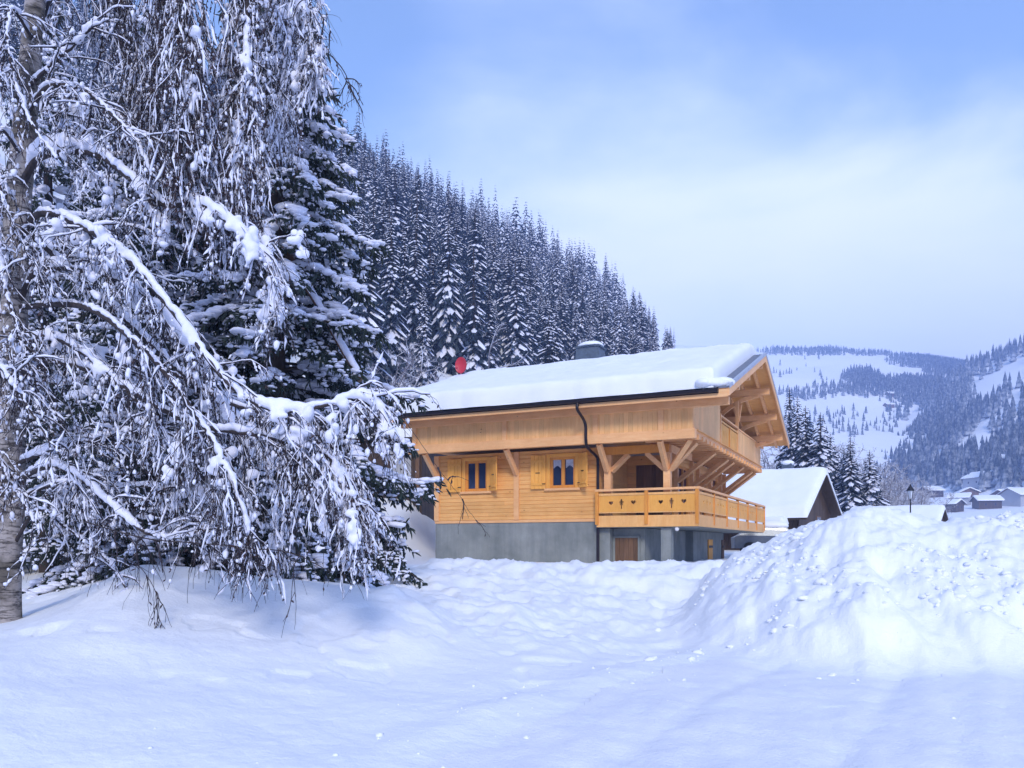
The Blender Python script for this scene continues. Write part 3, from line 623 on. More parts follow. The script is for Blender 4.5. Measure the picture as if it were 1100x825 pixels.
# rafters under the overhangs
for x0 in np.arange(RX0 + 0.5, RX1 - 0.05, 0.62):
    mb = MB()
    for a, c in ((RT0 + 0.15, RM - 0.05), (RM + 0.05, RT1 - 0.15)):
        za, zc = rz(a) - 0.154, rz(c) - 0.154; mb.hexa([(x0 - .05, a, za - .15), (x0 + .05, a, za - .15), (x0 + .05, c, zc - .15), (x0 - .05, c, zc - .15), (x0 - .05, a, za), (x0 + .05, a, za), (x0 + .05, c, zc), (x0 - .05, c, zc)])
    mb.build('rafter', M['pine_beam'], roof)
# rake boards on both gables and the metal strip on top
for x0 in (RX1 - 0.028, RX0 - 0.02):
    mb = MB(); roof_plate(mb, x0, x0 + 0.048, RT0 + 0.02, RT1 - 0.02, -0.053, 0.24); mb.build('rake_board', M['pine_beam'], roof)
    mb = MB(); roof_plate(mb, x0 - 0.04, x0 + 0.066, RT0 - 0.02, RT1 + 0.02, 0.045, 0.04); xo = x0 + 0.050 if x0 > 0 else x0 - 0.014; roof_plate(mb, xo, xo + 0.012, RT0 - 0.02, RT1 + 0.02, 0.003, 0.07); mb.build('rake_flashing', M['zinc'], roof)
mb = MB(); mb.box(RX0 + 0.03, RX1 - 0.03, RT0 + 0.002, RT0 + 0.036, 6.02, 6.25); mb.build('fascia', M['pine_beam'], roof)
# purlins run through the gable and carry the overhang
for t, h in ((RM, .22), (2.9, .2), (0.9, .2), (7.6, .2), (9.7, .2), (11.6, .2)):
    mb = MB(); z = rz(t) - 0.42; mb.bar((LG - 0.3, t, z), (RX1 - 0.12, t, z), 0.18, 0.24); pu = part(mb, 'purlin', M['pine_beam'])
    if t > 3 or t < 1.5:
        b = MB(); pts = spline([(-0.95, t, z - 0.98), (-0.55, t, z - 0.62), (0.0, t, z - 0.30), (0.72, t, z - 0.13)], 9)   # curved bracket
        for p, q in zip(pts[:-1], pts[1:]): b.bar(p, q, 0.12, 0.15)
        b.box(LG - 0.04, LG + 0.10, t - 0.06, t + 0.06, z - 1.5, z - 0.125); b.bar((LG + 0.03, t, z - 1.45), (-0.9, t, z - 0.93), 0.11, 0.13)
        b.build('bracket', M['pine_beam'], pu)
mb = MB(); mb.bar((0.0, 7.0, 6.55), (0.0, 7.55, 7.32), 0.1, 0.12, up=(1, 0, 0)); part(mb, 'bracket', M['pine_beam'])
# gutter and downpipe
a = np.linspace(pi, 2 * pi, 9); prof = np.stack([RT0 - 0.085 + 0.085 * np.cos(a), 6.24 + 0.085 * np.sin(a)], 1)
prof = np.vstack([prof, prof[::-1] * 1.0 + np.array([0, 0.012])]); prof[9:, 0] = (prof[9:, 0] - (RT0 - 0.085)) * 0.86 + RT0 - 0.085
n = len(prof); v = np.array([(x, p[0], p[1]) for x in (RX0 + 0.45, RX1 - 0.30) for p in prof]); f = [(i, (i + 1) % n, (i + 1) % n + n, i + n) for i in range(n)]
mb = MB().add(v, f, 0, False); mb.box(RX0 + 0.45, RX1 - 0.30, RT0 - 0.004, RT0 + 0.0, 6.14, 6.34); mb.box(RX0 + 0.44, RX0 + 0.45, RT0 - 0.17, RT0, 6.15, 6.25); mb.box(RX1 - 0.30, RX1 - 0.29, RT0 - 0.17, RT0, 6.15, 6.25)
gut = part(mb, 'gutter', M['gutter'])
dp = spline([(-3.5, RT0 - 0.085, 6.16), (-3.5, RT0 - 0.085, 5.95), (-3.49, -1.25, 5.72), (-3.47, -1.08, 5.5), (-3.47, -1.05, 5.05), (-3.46, -0.9, 4.82), (-3.45, -0.1, 4.62), (-3.45, 0.06, 4.45), (-3.45, 0.07, 3.6), (-3.45, 0.07, 0.6)], 60)
mb = MB().tube(dp, 0.05, 10)
dpo = part(mb, 'downpipe', M['gutter'])
# snow on the roof: one thick, soft sheet with rounded edges
def roof_snow(x0, x1, t0, t1, thick, nx, ny, zf, seed, edge=0.5, ov=0.0, lump=0.05):
    xs = x0 + (x1 - x0) * (0.5 - 0.5 * np.cos(np.linspace(0, pi, nx))) * 0.35 + np.linspace(0, x1 - x0, nx) * 0.65
    q = np.linspace(0, 1, ny); ts = t0 + (t1 - t0) * ((0.5 - 0.5 * np.cos(q * pi)) * 0.35 + q * 0.65)
    X, T = np.meshgrid(xs, ts); wob = 0.17 * fbm(X * 0.8, T * 0.8, 4, seed)
    d = np.minimum(np.minimum(X - x0, x1 - X), np.minimum(T - t0, t1 - T)); dd = np.clip(d / edge, 0, 1)
    th = thick * np.sqrt(np.clip(1 - (1 - dd) ** 2.6, 0, 1)) * (1 + 0.16 * fbm(X * 0.5, T * 0.5, 3, seed + 2)) + lump * dd * fbm(X * 1.8, T * 1.8, 3, seed + 4)
    bul = ov * np.sin(np.clip(d / edge, 0, 1) * pi) ** 0.8
    bx = np.where(X - x0 < x1 - X, -1, 1) * (np.minimum(X - x0, x1 - X) < edge); bt = np.where(T - t0 < t1 - T, -1, 1) * (np.minimum(T - t0, t1 - T) < edge)
    Xs = X + bx * bul + (d <= 1e-6) * wob * (np.abs(X - x0) + np.abs(x1 - X) > 0) * 0; Ts = T + bt * bul + bt * 0.5 * wob * (dd < 1)
    Z = zf(T) + th + 0.012
    top = np.stack([Xs, Ts, Z], -1).reshape(-1, 3); bot = np.stack([X, T, zf(T) + 0.008 + 0 * X], -1).reshape(-1, 3)
    i = np.arange(ny - 1)[:, None] * nx + np.arange(nx - 1)[None, :]; f = np.stack([i, i + 1, i + nx + 1, i + nx], -1).reshape(-1, 4)
    mb = MB().add(top, f, 0, True).add(bot, f[:, ::-1], 0, True)
    return mb
soft = lambda t: ZA - 0.02 - np.sqrt((np.where(t < RM, (RM - t) * (ZA - ZE) / (RM - RT0), (t - RM) * (ZA - ZE) / (RT1 - RM))) ** 2 + 0.02) + 0.02
rs = roof_snow(RX0 - 0.12, RX1 - 0.42, RT0 - 0.12, RT1 + 0.05, 0.58, 150, 190, lambda t: soft(t), 11, edge=0.34, ov=0.10)
rso = rs.build('snow_cover', M['roof_snow'], roof); tag(rso, 'thick smooth snow on the chalet roof')
# the chunk that slid to the rake's lower corner
v, f = blobs(np.array([(RX1 - 0.45, RT0 + 0.15, ZE + 0.12), (RX1 - 0.25, RT0 + 0.55, ZE + 0.22), (RX1 - 0.75, RT0 + 0.0, ZE + 0.12)]), np.array([(.42, .30, .17), (.30, .35, .16), (.4, .25, .16)]), 3, 0.05)
MB().add(v, f, 0, True).build('snow_lump', M['roof_snow'], roof)
# chimney
cx, cy = -6.2, 6.9
mb = MB(); mb.hexa([(cx - .62, cy - .5, 8.0), (cx + .62, cy - .5, 8.0), (cx + .62, cy + .5, 8.0), (cx - .62, cy + .5, 8.0), (cx - .50, cy - .42, 10.06), (cx + .50, cy - .42, 10.06), (cx + .50, cy + .42, 10.06), (cx - .50, cy + .42, 10.06)])
ch = mb.build('chimney', M['chim'], roof)
mb = MB(); mb.box(cx - .56, cx + .56, cy - .47, cy + .47, 10.062, 10.13)
v, f = blobs(np.array([(cx, cy, 10.14)]), np.array([(.66, .56, .24)]), 3, 0.03); v[:, 2] = np.maximum(v[:, 2], 10.132)
mb.add(v, f, 1, True); part(mb, 'chimney_cap', [M['chim'], M['roof_snow']])

# braces and posts of the loggia
def brace(a, b, w=0.15, h=0.15): part(MB().bar(a, b, w, h, up=(0.3, 0.2, 1)), 'knee_brace', M['pine_beam'])
for x0 in (LW + 0.08, -6.53): brace((x0, TF - 0.05, 4.15), (x0, TU + 0.16, ZF - 0.003))
hd = MB().bar((LC + 0.01, 0.2, 4.80), (-1.0, 0.2, 4.80), 0.2, 0.27); part(hd, 'header_beam', M['orange'])
part(MB().bar((-1.08, 0.302, 4.80), (-1.08, 3.29, 4.80), 0.2, 0.27), 'header_beam', M['pine_beam'])
PA, PB = -3.12, -1.08
for x0 in (PA, PB):
    part(MB().box(x0 - 0.115, x0 + 0.115, 0.085, 0.315, ZB, 4.66), 'post', M['pine_beam'])
    brace((x0, 0.07, 4.12), (x0, TU + 0.15, ZF - 0.01))
brace((PA + 0.12, 0.2, 4.12), (PA + 0.72, 0.2, 4.67)); brace((PB - 0.12, 0.2, 4.12), (PB - 0.72, 0.2, 4.67))
brace((PB + 0.12, 0.15, 4.10), (-0.12, TU + 0.22, ZF - 0.01)); brace((PB, 0.32, 4.12), (PB, 1.0, 4.67)); brace((PB + 0.12, 0.25, 4.12), (-0.15, 0.25, ZF - 0.0))
for t in (3.35, 5.8, 6.95, 9.2, 11.5, 12.45):
    part(MB().box(LG + 0.003, LG + 0.14, t - 0.07, t + 0.07, ZB, ZF - 0.03), 'wall_post', M['pine_beam'])
    brace((LG + 0.12, t, 3.95), (-0.18, t, ZF + 0.0), 0.14, 0.15)

# lower balcony
bal = empty('balcony', parent=chalet); tag(bal, 'lower balcony with heart cut-outs wrapping the corner')
BT1 = 14.0
MB().box(LC + 0.012, -0.05, -0.05, BT1 - 0.05, 2.20, 2.50).build('floor_slab', M['concrete'], bal)
mb = MB(); mb.box(LC - 0.02, 0.0, -0.10, -0.053, 2.22, 2.60); mb.box(-0.048, 0.0, -0.098, BT1, 2.22, 2.60); mb.box(-1.6, -0.05, BT1 - 0.048, BT1, 2.22, 2.60); mb.build('fascia', M['pine_rail'], bal)
mb = MB(); mb.bar((LC - 0.06, -0.08, 3.455), (0.05, -0.08, 3.455), 0.15, 0.075); mb.build('handrail', M['pine_beam'], bal)
MB().bar((-0.025, -0.004, 3.455), (-0.025, BT1 + 0.05, 3.455), 0.15, 0.075).build('handrail', M['pine_beam'], bal)
MB().bar((-0.10, BT1 - 0.025, 3.455), (-1.6, BT1 - 0.025, 3.455), 0.12, 0.07).build('handrail', M['pine_beam'], bal)
for x0 in (LC, -1.71, -0.035): MB().box(x0 - 0.055, x0 + 0.055, -0.145, -0.055, 2.30, 3.415).build('post', M['orange'], bal)
for k, (x0, x1) in enumerate(((LC + 0.06, -1.77), (-1.65, -0.095))):
    w = x1 - x0
    shape_panel('panel', w, 0.535, [heart(w * 0.27, 0.30, 1.25), cross(w * 0.5, 0.27, 1.15), heart(w * 0.76, 0.31, 1.35)], 0.03, M['shutter'], lambda u, z, d, x0=x0: (x0 + u, -0.09 + d, 2.725 + z), bal)
    MB().box(x0, x1, -0.115, -0.06, 3.27, 3.345).build('rail', M['pine_rail'], bal); MB().box(x0, x1, -0.112, -0.068, 2.685, 2.722).build('rail', M['pine_rail'], bal)
tp = np.linspace(0.0, BT1, 7)
for k in range(6):
    t0, t1 = tp[k] + 0.045, tp[k + 1] - 0.045
    MB().box(-0.07, 0.035, tp[k + 1] - 0.045, tp[k + 1] + 0.045, 2.30, 3.415).build('post', M['orange'], bal); w = t1 - t0
    shape_panel('panel', w, 0.535, [heart(w * 0.3, 0.30, 1.25), cross(w * 0.52, 0.27, 1.15), heart(w * 0.74, 0.30, 1.25)], 0.03, M['shutter'], lambda u, z, d, t0=t0: (-0.02 + d, t0 + u, 2.725 + z), bal)
    MB().box(-0.045, 0.012, t0, t1, 3.27, 3.345).build('rail', M['pine_rail'], bal); MB().box(-0.04, 0.006, t0, t1, 2.685, 2.722).build('rail', M['pine_rail'], bal)
v, f = blobs(np.array([(-0.72, 0.0, 2.14)]), np.array([(.075, .075, .075)]), 2, 0); MB().add(v, f, 0, True).build('porch_light', M['bulb'], bal)

# red dish on its mast at the roof's left edge
dish = empty('satellite_dish', (PX + UX * -10.5 - UY * 3.3, PY + UY * -10.5 + UX * 3.3, rz(3.3) - 0.02), radians(-22)); tag(dish, 'small red satellite dish on a mast at the snowy roof edge', 'satellite dish')
a = np.linspace(0, 2 * pi, 28, endpoint=False); mb = MB(); rings = []
for q, dpt in ((0.03, 0.08), (0.11, 0.07), (0.20, 0.04), (0.26, 0.0)): rings.append(np.stack([q * np.cos(a), -0.16 + dpt + 0 * a, 1.02 + q * 1.3 * np.sin(a)], 1))
for s_ in (0, 1):
    vv = np.concatenate(rings) + (np.array((0, 0.015, 0)) if s_ else 0); ff = [(k * 28 + i, k * 28 + (i + 1) % 28, (k + 1) * 28 + (i + 1) % 28, (k + 1) * 28 + i) for k in range(3) for i in range(28)]; mb.add(vv, ff, 0, True); mb.add(vv[:28], [tuple(range(28))])
mb.build('dish', M['red'], dish)
MB().tube([(0, 0, 0), (0, 0, 1.0)], 0.03, 8).bar((0, 0, 1.0), (0, -0.06, 1.02), 0.06, 0.08).build('mast', M['iron'], dish)
MB().tube([(0, -0.12, 0.66), (0, -0.52, 0.80)], 0.014, 6).bar((0, -0.50, 0.80), (0, -0.58, 0.84), 0.07, 0.07).build('arm', M['red'], dish)

# ------------------------------------------------------------------ neighbouring houses
def gable_house(name, label, cat, loc, rz_, w, d, h, rise, ov=0.5, snow=0.4, wall='old_wood', group=None, wins=(), band=None, chim=False, ns=40):
    """ridge along local x; w along the ridge, d across, eaves at h"""
    o = empty(name, loc, rz_); tag(o, label, cat, group)
    mb = MB(); n = max(4, int(d / 0.22))
    r = np.random.default_rng(int(w * 37 + d * 11))
    top = lambda y: h + rise * (1 - abs(y) / (d / 2)) - 0.1
    for sx in (-1, 1):                                   # gable walls of vertical boards
        ys = np.linspace(-d / 2, d / 2, 2 * (n // 2) + 1)
        for y0, y1 in zip(ys[:-1], ys[1:]):
            x0, x1 = sx * w / 2 - 0.05, sx * w / 2 + 0.05
            mb.hexa([(x0, y0, -1.5), (x1, y0, -1.5), (x1, y1 - .01, -1.5), (x0, y1 - .01, -1.5), (x0, y0, top(y0)), (x1, y0, top(y0)), (x1, y1 - .01, top(y1)), (x0, y1 - .01, top(y1))])
    for sy in (-1, 1):
        xs = np.linspace(-w / 2 + 0.06, w / 2 - 0.06, max(4, int(w / 0.25)))
        for x0, x1 in zip(xs[:-1], xs[1:]): mb.box(x0, x1 - 0.01, sy * d / 2 - 0.05, sy * d / 2 + 0.05, -1.5, h - 0.05)
    wl = mb.build('wall', M[wall], o)
    if band: MB().box(-w / 2 - 0.07, w / 2 + 0.07, -d / 2 - 0.07, d / 2 + 0.07, -1.5, band).build('base_wall', M['plaster'], o)
    T0, T1 = -d / 2 - ov, d / 2 + ov; sl = rise / (d / 2); zz = lambda t: h + rise - np.abs(t) * sl
    rf = MB()
    for a, c in ((T0, 0.0), (0.0, T1)):
        za, zc = zz(a), zz(c); X0, X1 = -w / 2 - ov, w / 2 + ov
        rf.hexa([(X0, a, za - .14), (X1, a, za - .14), (X1, c, zc - .14), (X0, c, zc - .14), (X0, a, za), (X1, a, za), (X1, c, zc), (X0, c, zc)])
    rfo = rf.build('roof', M['mid_wood' if wall != 'old_wood' else 'old_wood'], o)
    sn = roof_snow(-w / 2 - ov - 0.05, w / 2 + ov + 0.02, T0 - 0.06, T1 + 0.06, snow, ns, ns, lambda t: h + rise - np.sqrt(t * t * sl * sl + 0.01), int(w * 13), edge=0.4, ov=0.06, lump=0.04)
    sn.build('snow_cover', M['roof_snow'], rfo)
    for (gx, a, z0, ww, hh) in wins:
        m2 = MB()
        if gx == 'x': m2.box(w / 2 + 0.052, w / 2 + 0.09, a - ww / 2, a + ww / 2, z0, z0 + hh)
        else: m2.box(a - ww / 2, a + ww / 2, -d / 2 - 0.09, -d / 2 - 0.052, z0, z0 + hh)
        fo = m2.build('window', M['mid_wood'], o); m3 = MB()
        if gx == 'x': m3.box(w / 2 + 0.091, w / 2 + 0.096, a - ww / 2 + .07, a + ww / 2 - .07, z0 + .07, z0 + hh - .07)
        else: m3.box(a - ww / 2 + .07, a + ww / 2 - .07, -d / 2 - 0.096, -d / 2 - 0.091, z0 + .07, z0 + hh - .07)
        m3.build('pane', M['glass'], fo)
    if chim:
        c_ = MB().box(w * 0.18, w * 0.18 + 0.6, 0.3, 0.9, h + 0.2, h + rise + 0.75); c_.build('chimney', M['chim'], rfo)
        v, f = blobs(np.array([(w * 0.18 + 0.3, 0.6, h + rise + 0.78)]), np.array([(.42, .42, .2)]), 2, 0.05); MB().add(v, f, 0, True).build('chimney_snow', M['roof_snow'], rfo)
    return o
URZ = atan2(UY, UX)
# snowy neighbour to the right of the chalet
ny = 51.0; p = at(851, 560, ny)
nb = gable_house('mountain_hut', 'low dark wooden house with a deep snow roof right of the large chalet', 'house', (15.8, 51.35, 1.9), radians(-36), 6.6, 6.6, 1.8, 2.3, 0.7, 0.5, wins=(('x', 0.6, 0.6, 0.9, 0.9),), chim=True)
q = MB(); q.box(-4.2, 2.9, -5.0, -4.1, 0.80, 0.92); lo = q.build('porch_roof', M['old_wood'], nb)
sn = roof_snow(-4.3, 3.0, -5.1, -4.02, 0.40, 40, 20, lambda t: 0.93 + 0 * t, 5, edge=0.3, ov=0.04); sn.build('snow_cover', M['roof_snow'], lo)
# low shed with its roof turned to us, right
p = at(984, 562, 62); gable_house('shed', 'low shed with a broad snowy roof behind the plowed snow bank, beside the lamp post', 'shed', (p[0] - 0.3, 64.5, 2.1), radians(-37), 6.2, 4.2, 1.2, 1.2, 0.35, 0.38, wins=())
# barn left of the chalet, behind the tree
p = at(424, 528, 38); bx_ = float(p[0]); gz = float(ground(np.array(bx_), np.array(40.0), False))
barn = gable_house('barn', 'dark timber barn half hidden between the birch and the chalet', 'barn', (bx_ - 1.0, 41.0, gz - 0.2), radians(-12), 5.6, 5.0, 2.7, 1.3, 0.7, 0.5)
d_ = MB()
for k in range(6): d_.box(1.35 + k * 0.17, 1.51 + k * 0.17, -2.60, -2.555, 0.1, 1.55)
tag(d_.build('door', M['plaster'], barn), 'pale grey plank door of the barn')
MB().box(2.62, 2.80, -2.72, -2.56, 0.0, 2.6).build('post', M['mid_wood'], barn); MB().box(0.9, 2.85, -2.66, -2.575, 1.62, 1.82).build('lintel', M['plaster'], barn)
# chalet high on the slope behind the birch
hx, hy = -42.5, 92.0; hzv = float(hill(np.array(hx), np.array(hy)))
gable_house('hillside_chalet', 'brown chalet high on the slope seen through the birch branches', 'chalet', (hx, hy, hzv + 1.6), radians(-78), 7, 8.5, 3.4, 2.0, 1.0, 0.6, wall='mid_wood', wins=(('x', -1.6, 1.0, 0.9, 1.1), ('x', 1.6, 1.0, 0.9, 1.1)))
# village at the foot of the ridge: px, distance, width, depth, rotation, walls, label
vil = [(1022, 338, 7, 6, -60, 'old_wood', 'small dark village hut just right of the shed roof, its gable towards us'),
       (1039, 405, 9, 8, 75, 'mid_wood', 'village house half hidden behind the biggest grey gable'),
       (1055, 425, 13, 12, -78, 'plaster', 'biggest grey village house, its broad gable facing the road'),
       (1079, 440, 11, 9, 10, 'mid_wood', 'brown village house with windows under a wide snowy eave'),
       (1097, 475, 12, 10, -70, 'plaster', 'farthest pale village house at the edge of the wood'),
       (1060, 345, 9, 7, -8, 'old_wood', 'low dark chalet with snowy roof, lowest in the hamlet'),
       (1083, 372, 11, 8, 18, 'mid_wood', 'long brown chalet whose wide roof spreads along the hamlet'),
       (1102, 352, 18, 12, 14, 'plaster', 'pale house under a very broad white roof, cut by the picture edge'),
       (1031, 372, 8, 7, -40, 'plaster', 'small pale house between the hut and the big grey gable'),
       (1000, 440, 9, 8, 12, 'old_wood', 'dark house showing its eaves above the shed roof'),
       (1128, 420, 10, 9, -75, 'mid_wood', 'brown gabled house beyond the right edge of the hamlet')]
for px, Y, w, d, rt, wl, lb in vil:
    X = (px - CX) / F * Y; zb = float(land(np.array(X), np.array(float(Y))))
    gable_house('village_house', lb, 'house', (X, Y, zb), radians(rt), w, d, 2.6 + 0.14 * d, d * 0.24, 0.9, 0.6, wall=wl, group='houses of the hamlet', ns=22,
                wins=(('x', -d * 0.22, 1.2, 0.9, 1.1), ('x', d * 0.22, 1.2, 0.9, 1.1), ('y', -w * 0.2, 1.0, 0.9, 1.1), ('y', w * 0.22, 1.0, 0.9, 1.1)))

# snowed-in car beside the chalet
cz = float(ground(np.array(13.1), np.array(41.0), False)) + 0.02
car = empty('parked_car', (13.3, 41.0, cz), radians(-10)); tag(car, 'dark parked car buried under a slab of snow, beyond the balcony', 'car')
mb = MB()
prof = [(-2.05, .35), (2.05, .35), (2.08, .72), (1.95, .86), (0.95, .95), (0.45, 1.40), (-1.15, 1.45), (-1.85, 1.0), (-2.08, .9)]
n = len(prof); v = [(x, y, z) for y, k in ((-.84, 1), (.84, 1)) for x, z in prof]; v = [(x, y * (0.82 if z > 1.2 else 1), z) for x, y, z in v]
mb.add(v, [(i, (i + 1) % n, (i + 1) % n + n, i + n) for i in range(n)]); mb.add(v[:n], [tuple(range(n))[::-1]]); mb.add(v[n:], [tuple(range(n))]); mb.build('body', M['carpaint'], car)
for sy in (-1, 1):
    MB().hexa([(-1.5, sy * .80, .98), (0.75, sy * .80, .98), (0.75, sy * .812, .98), (-1.5, sy * .812, .98), (-1.05, sy * .705, 1.36), (0.42, sy * .705, 1.34), (0.42, sy * .717, 1.34), (-1.05, sy * .717, 1.36)]).build('window', M['glass'], car)
    for x in (-1.3, 1.3):
        a = np.linspace(0, 2 * pi, 20, endpoint=False); wh = MB()
        vv = [(x + .33 * cos(t), sy * .80, .33 + .33 * sin(t)) for t in a] + [(x + .33 * cos(t), sy * .92, .33 + .33 * sin(t)) for t in a]
        wh.add(vv, [(i, (i + 1) % 20, (i + 1) % 20 + 20, i + 20) for i in range(20)]); wh.add(vv[:20], [tuple(range(20))]); wh.add(vv[20:], [tuple(range(20))[::-1]]); wh.build('wheel', M['rubber'], car)
for c_, s_ in (((-0.35, 0, 1.50), (1.05, .78, .30)), ((1.45, 0, 0.93), (.75, .84, .25))): MB().add(*blobs(np.array([c_]), np.array([s_]), 3, 0.03), 0, True).build('snow_cover', M['roof_snow'], car)

# old-style street lamp
lz = float(ground(np.array((978 - CX) / F * 43.0), np.array(43.0), False))
lamp = empty('street_lamp', ((978 - CX) / F * 43.0, 43.0, lz)); tag(lamp, 'black old-style street lamp standing before the low shed roof', 'street lamp'); lamp.scale = (.78, .78, 1)
H = CZ + (HOR - 520) / F * 43 - lz
MB().tube([(0, 0, 0), (0, 0, .5), (0, 0, .55), (0, 0, H - .85), (0, 0, H - .8)], [.10, .09, .055, .04, .06], 10).build('pole', M['iron'], lamp)
g = MB()
for z0, z1, r0, r1, nm, mm in ((H - .78, H - .36, .10, .19, 'lantern', 'lamp_glass'),):
    a = np.arange(6) / 6 * 2 * pi; vv = [(r0 * cos(t), r0 * sin(t), z0) for t in a] + [(r1 * cos(t), r1 * sin(t), z1) for t in a]
    g.add(vv, [(i, (i + 1) % 6, (i + 1) % 6 + 6, i + 6) for i in range(6)]); g.build('lantern', M['lamp_glass'], lamp)
g = MB(); g.tube([(0, 0, H - .36), (0, 0, H - .30), (0, 0, H - .12), (0, 0, H)], [.26, .24, .08, .03], 6); g.build('cap', M['iron'], lamp)
g = MB()
for t in np.arange(6) / 6 * 2 * pi: g.bar((.105 * cos(t), .105 * sin(t), H - .79), (.195 * cos(t), .195 * sin(t), H - .36), .02, .02)
g.build('lantern_frame', M['iron'], lamp)

# ------------------------------------------------------------------ spruces
def spruce_mesh(H, R, levels, per, r, fingers=3, mats=('needle_far', 'tree_snow'), snowy=0.75):
    """boughs as drooping fans of needles (slot 0) with a cushion of snow on each (slot 1); returns an MB"""
    hs = []; 
    for i in range(levels):
        q = (np.clip(i + r.uniform(-.3, .3), 0, levels) / levels) ** .88; q = np.clip(q, 0, .985)
        for k in range(max(3, int(per * (1 - 0.45 * q)))): hs.append((q, (k + r.uniform(-.35, .35)) / per * 2 * pi * per / max(3, int(per * (1 - 0.45 * q))) + i * 1.1))
    hs = np.array(hs); n = len(hs); q, az = hs[:, 0], hs[:, 1]
    Lb = R * (1 - q) ** 0.78 * r.uniform(.5, 1.18, n) + 0.14; z0 = H * (0.05 + 0.95 * q)
    droop = np.radians(r.uniform(14, 34, n) + 24 * (1 - q)); up = np.radians(8)
    d = np.stack([np.cos(az), np.sin(az), 0 * az], 1); s = np.stack([-np.sin(az), np.cos(az), 0 * az], 1); Z = np.array((0, 0, 1.0))
    def P(u, wv, lift):                                   # point at fraction u along a bough, wv sideways (units of its length)
        drop = np.tan(droop) * Lb * u ** 1.35 - 0.18 * Lb * u * (u - 0.75) * 0
        return d * (Lb * u)[:, None] + s * (Lb * wv)[:, None] + Z * (z0 - drop + lift)[:, None]
    mb = MB(); o = np.ones(n)
    j = lambda a: r.uniform(-a, a, n)
    # needle fan: spine + two ragged wings, hanging at their edges, cut into fingers
    us = np.array((0.0, .35, .7, 1.0))
    spine = [P(o * u, 0 * o, 0 * o) for u in us]
    vs_, fs_ = [], []; nv = 0
    def addq(*pts):
        nonlocal nv
        a = np.stack(pts, 1).reshape(-1, 3); k = len(pts); vs_.append(a); fs_.append((np.arange(n * k).reshape(n, k)) + nv); nv += n * k
    for sd in (-1, 1):
        for g in range(fingers):
            u0, u1 = g / fingers + .04, (g + 1) / fingers + .02
            tip = P(o * np.clip((u0 + u1) / 2 + .16, 0, 1.05) + j(.05), sd * (0.36 * (1.05 - abs((u0 + u1) / 2 - .45)) + j(.07)), -(.13 + .05 * g) * Lb * r.uniform(.5, 1.5, n))
            addq(P(o * u0, 0 * o, 0 * o), P(o * u1, 0 * o, 0 * o), tip)
    addq(P(o * .62, -.07 * o, -.02 * Lb), P(o * .62, .07 * o, -.02 * Lb), P(o * (1.08) + j(.05), j(.05), -.05 * Lb))
    # hanging skirt below the bough
    addq(P(o * .2, 0 * o, 0 * o), P(o * .95, 0 * o, 0 * o), P(o * .7 + j(.1), j(.12), -.26 * Lb * r.uniform(.5, 1.4, n)))
    mb.add(np.concatenate(vs_), np.concatenate(fs_), 0)
    # snow cushion
    vs_, fs_ = [], []; nv = 0
    sel = r.uniform(0, 1, n) < snowy
    w0 = r.uniform(.10, .20, n); hh = r.uniform(.045, .09, n) * Lb + .02; b0 = r.uniform(.12, .4, n); e0 = r.uniform(.8, 1.02, n)
    secs = [P(b0, -w0 * .3, .01 * o), P(b0, w0 * .3, .01 * o)]
    m_ = (b0 + e0) / 2
    A = [P(b0, -w0 * .5, 0 * o - .02 * Lb), P(b0, 0 * o, hh * .6), P(b0, w0 * .5, 0 * o - .02 * Lb)]
    B = [P(m_, -w0 * 1.5 + j(.04), -.07 * Lb), P(m_, j(.03), hh), P(m_, w0 * 1.5 + j(.04), -.07 * Lb)]
    C = [P(e0, -w0 * .5, -.05 * Lb), P(e0, 0 * o, hh * .5), P(e0, w0 * .5, -.05 * Lb)]
    for p1, p2 in ((A, B), (B, C)):
        addq(p1[0], p2[0], p2[1], p1[1]); addq(p1[1], p2[1], p2[2], p1[2])
    fs = np.concatenate([f_[sel] for f_ in fs_]); mb.add(np.concatenate(vs_), fs, 1)
    # little clots on the fingers
    return mb
def spruce(name, H, R, levels, per, seed, parent_loc=(0, 0, 0), **k):
    r = np.random.default_rng(seed); o = empty(name, parent_loc)
    MB().tube([(0, 0, -1.0), (0, 0, H * .5), (0, 0, H)], [H * .014 + .05, H * .009 + .03, .02], 7).build('trunk', M['sp_trunk'], o)
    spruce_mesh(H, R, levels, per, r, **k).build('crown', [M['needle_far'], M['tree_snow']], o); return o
FOREST_GROUP = 'spruces of the hillside wood behind the chalet'
protos = [spruce('spruce_tree', 18, rr_, lv, 9, 100 + i, snowy=sn_) for i, (rr_, lv, sn_) in enumerate(((2.3, 50, .66), (1.9, 54, .55), (2.6, 48, .72), (2.1, 52, .78), (2.4, 46, .5), (1.7, 56, .7), (3.0, 40, .75), (2.0, 30, .6), (2.7, 52, .45)))]
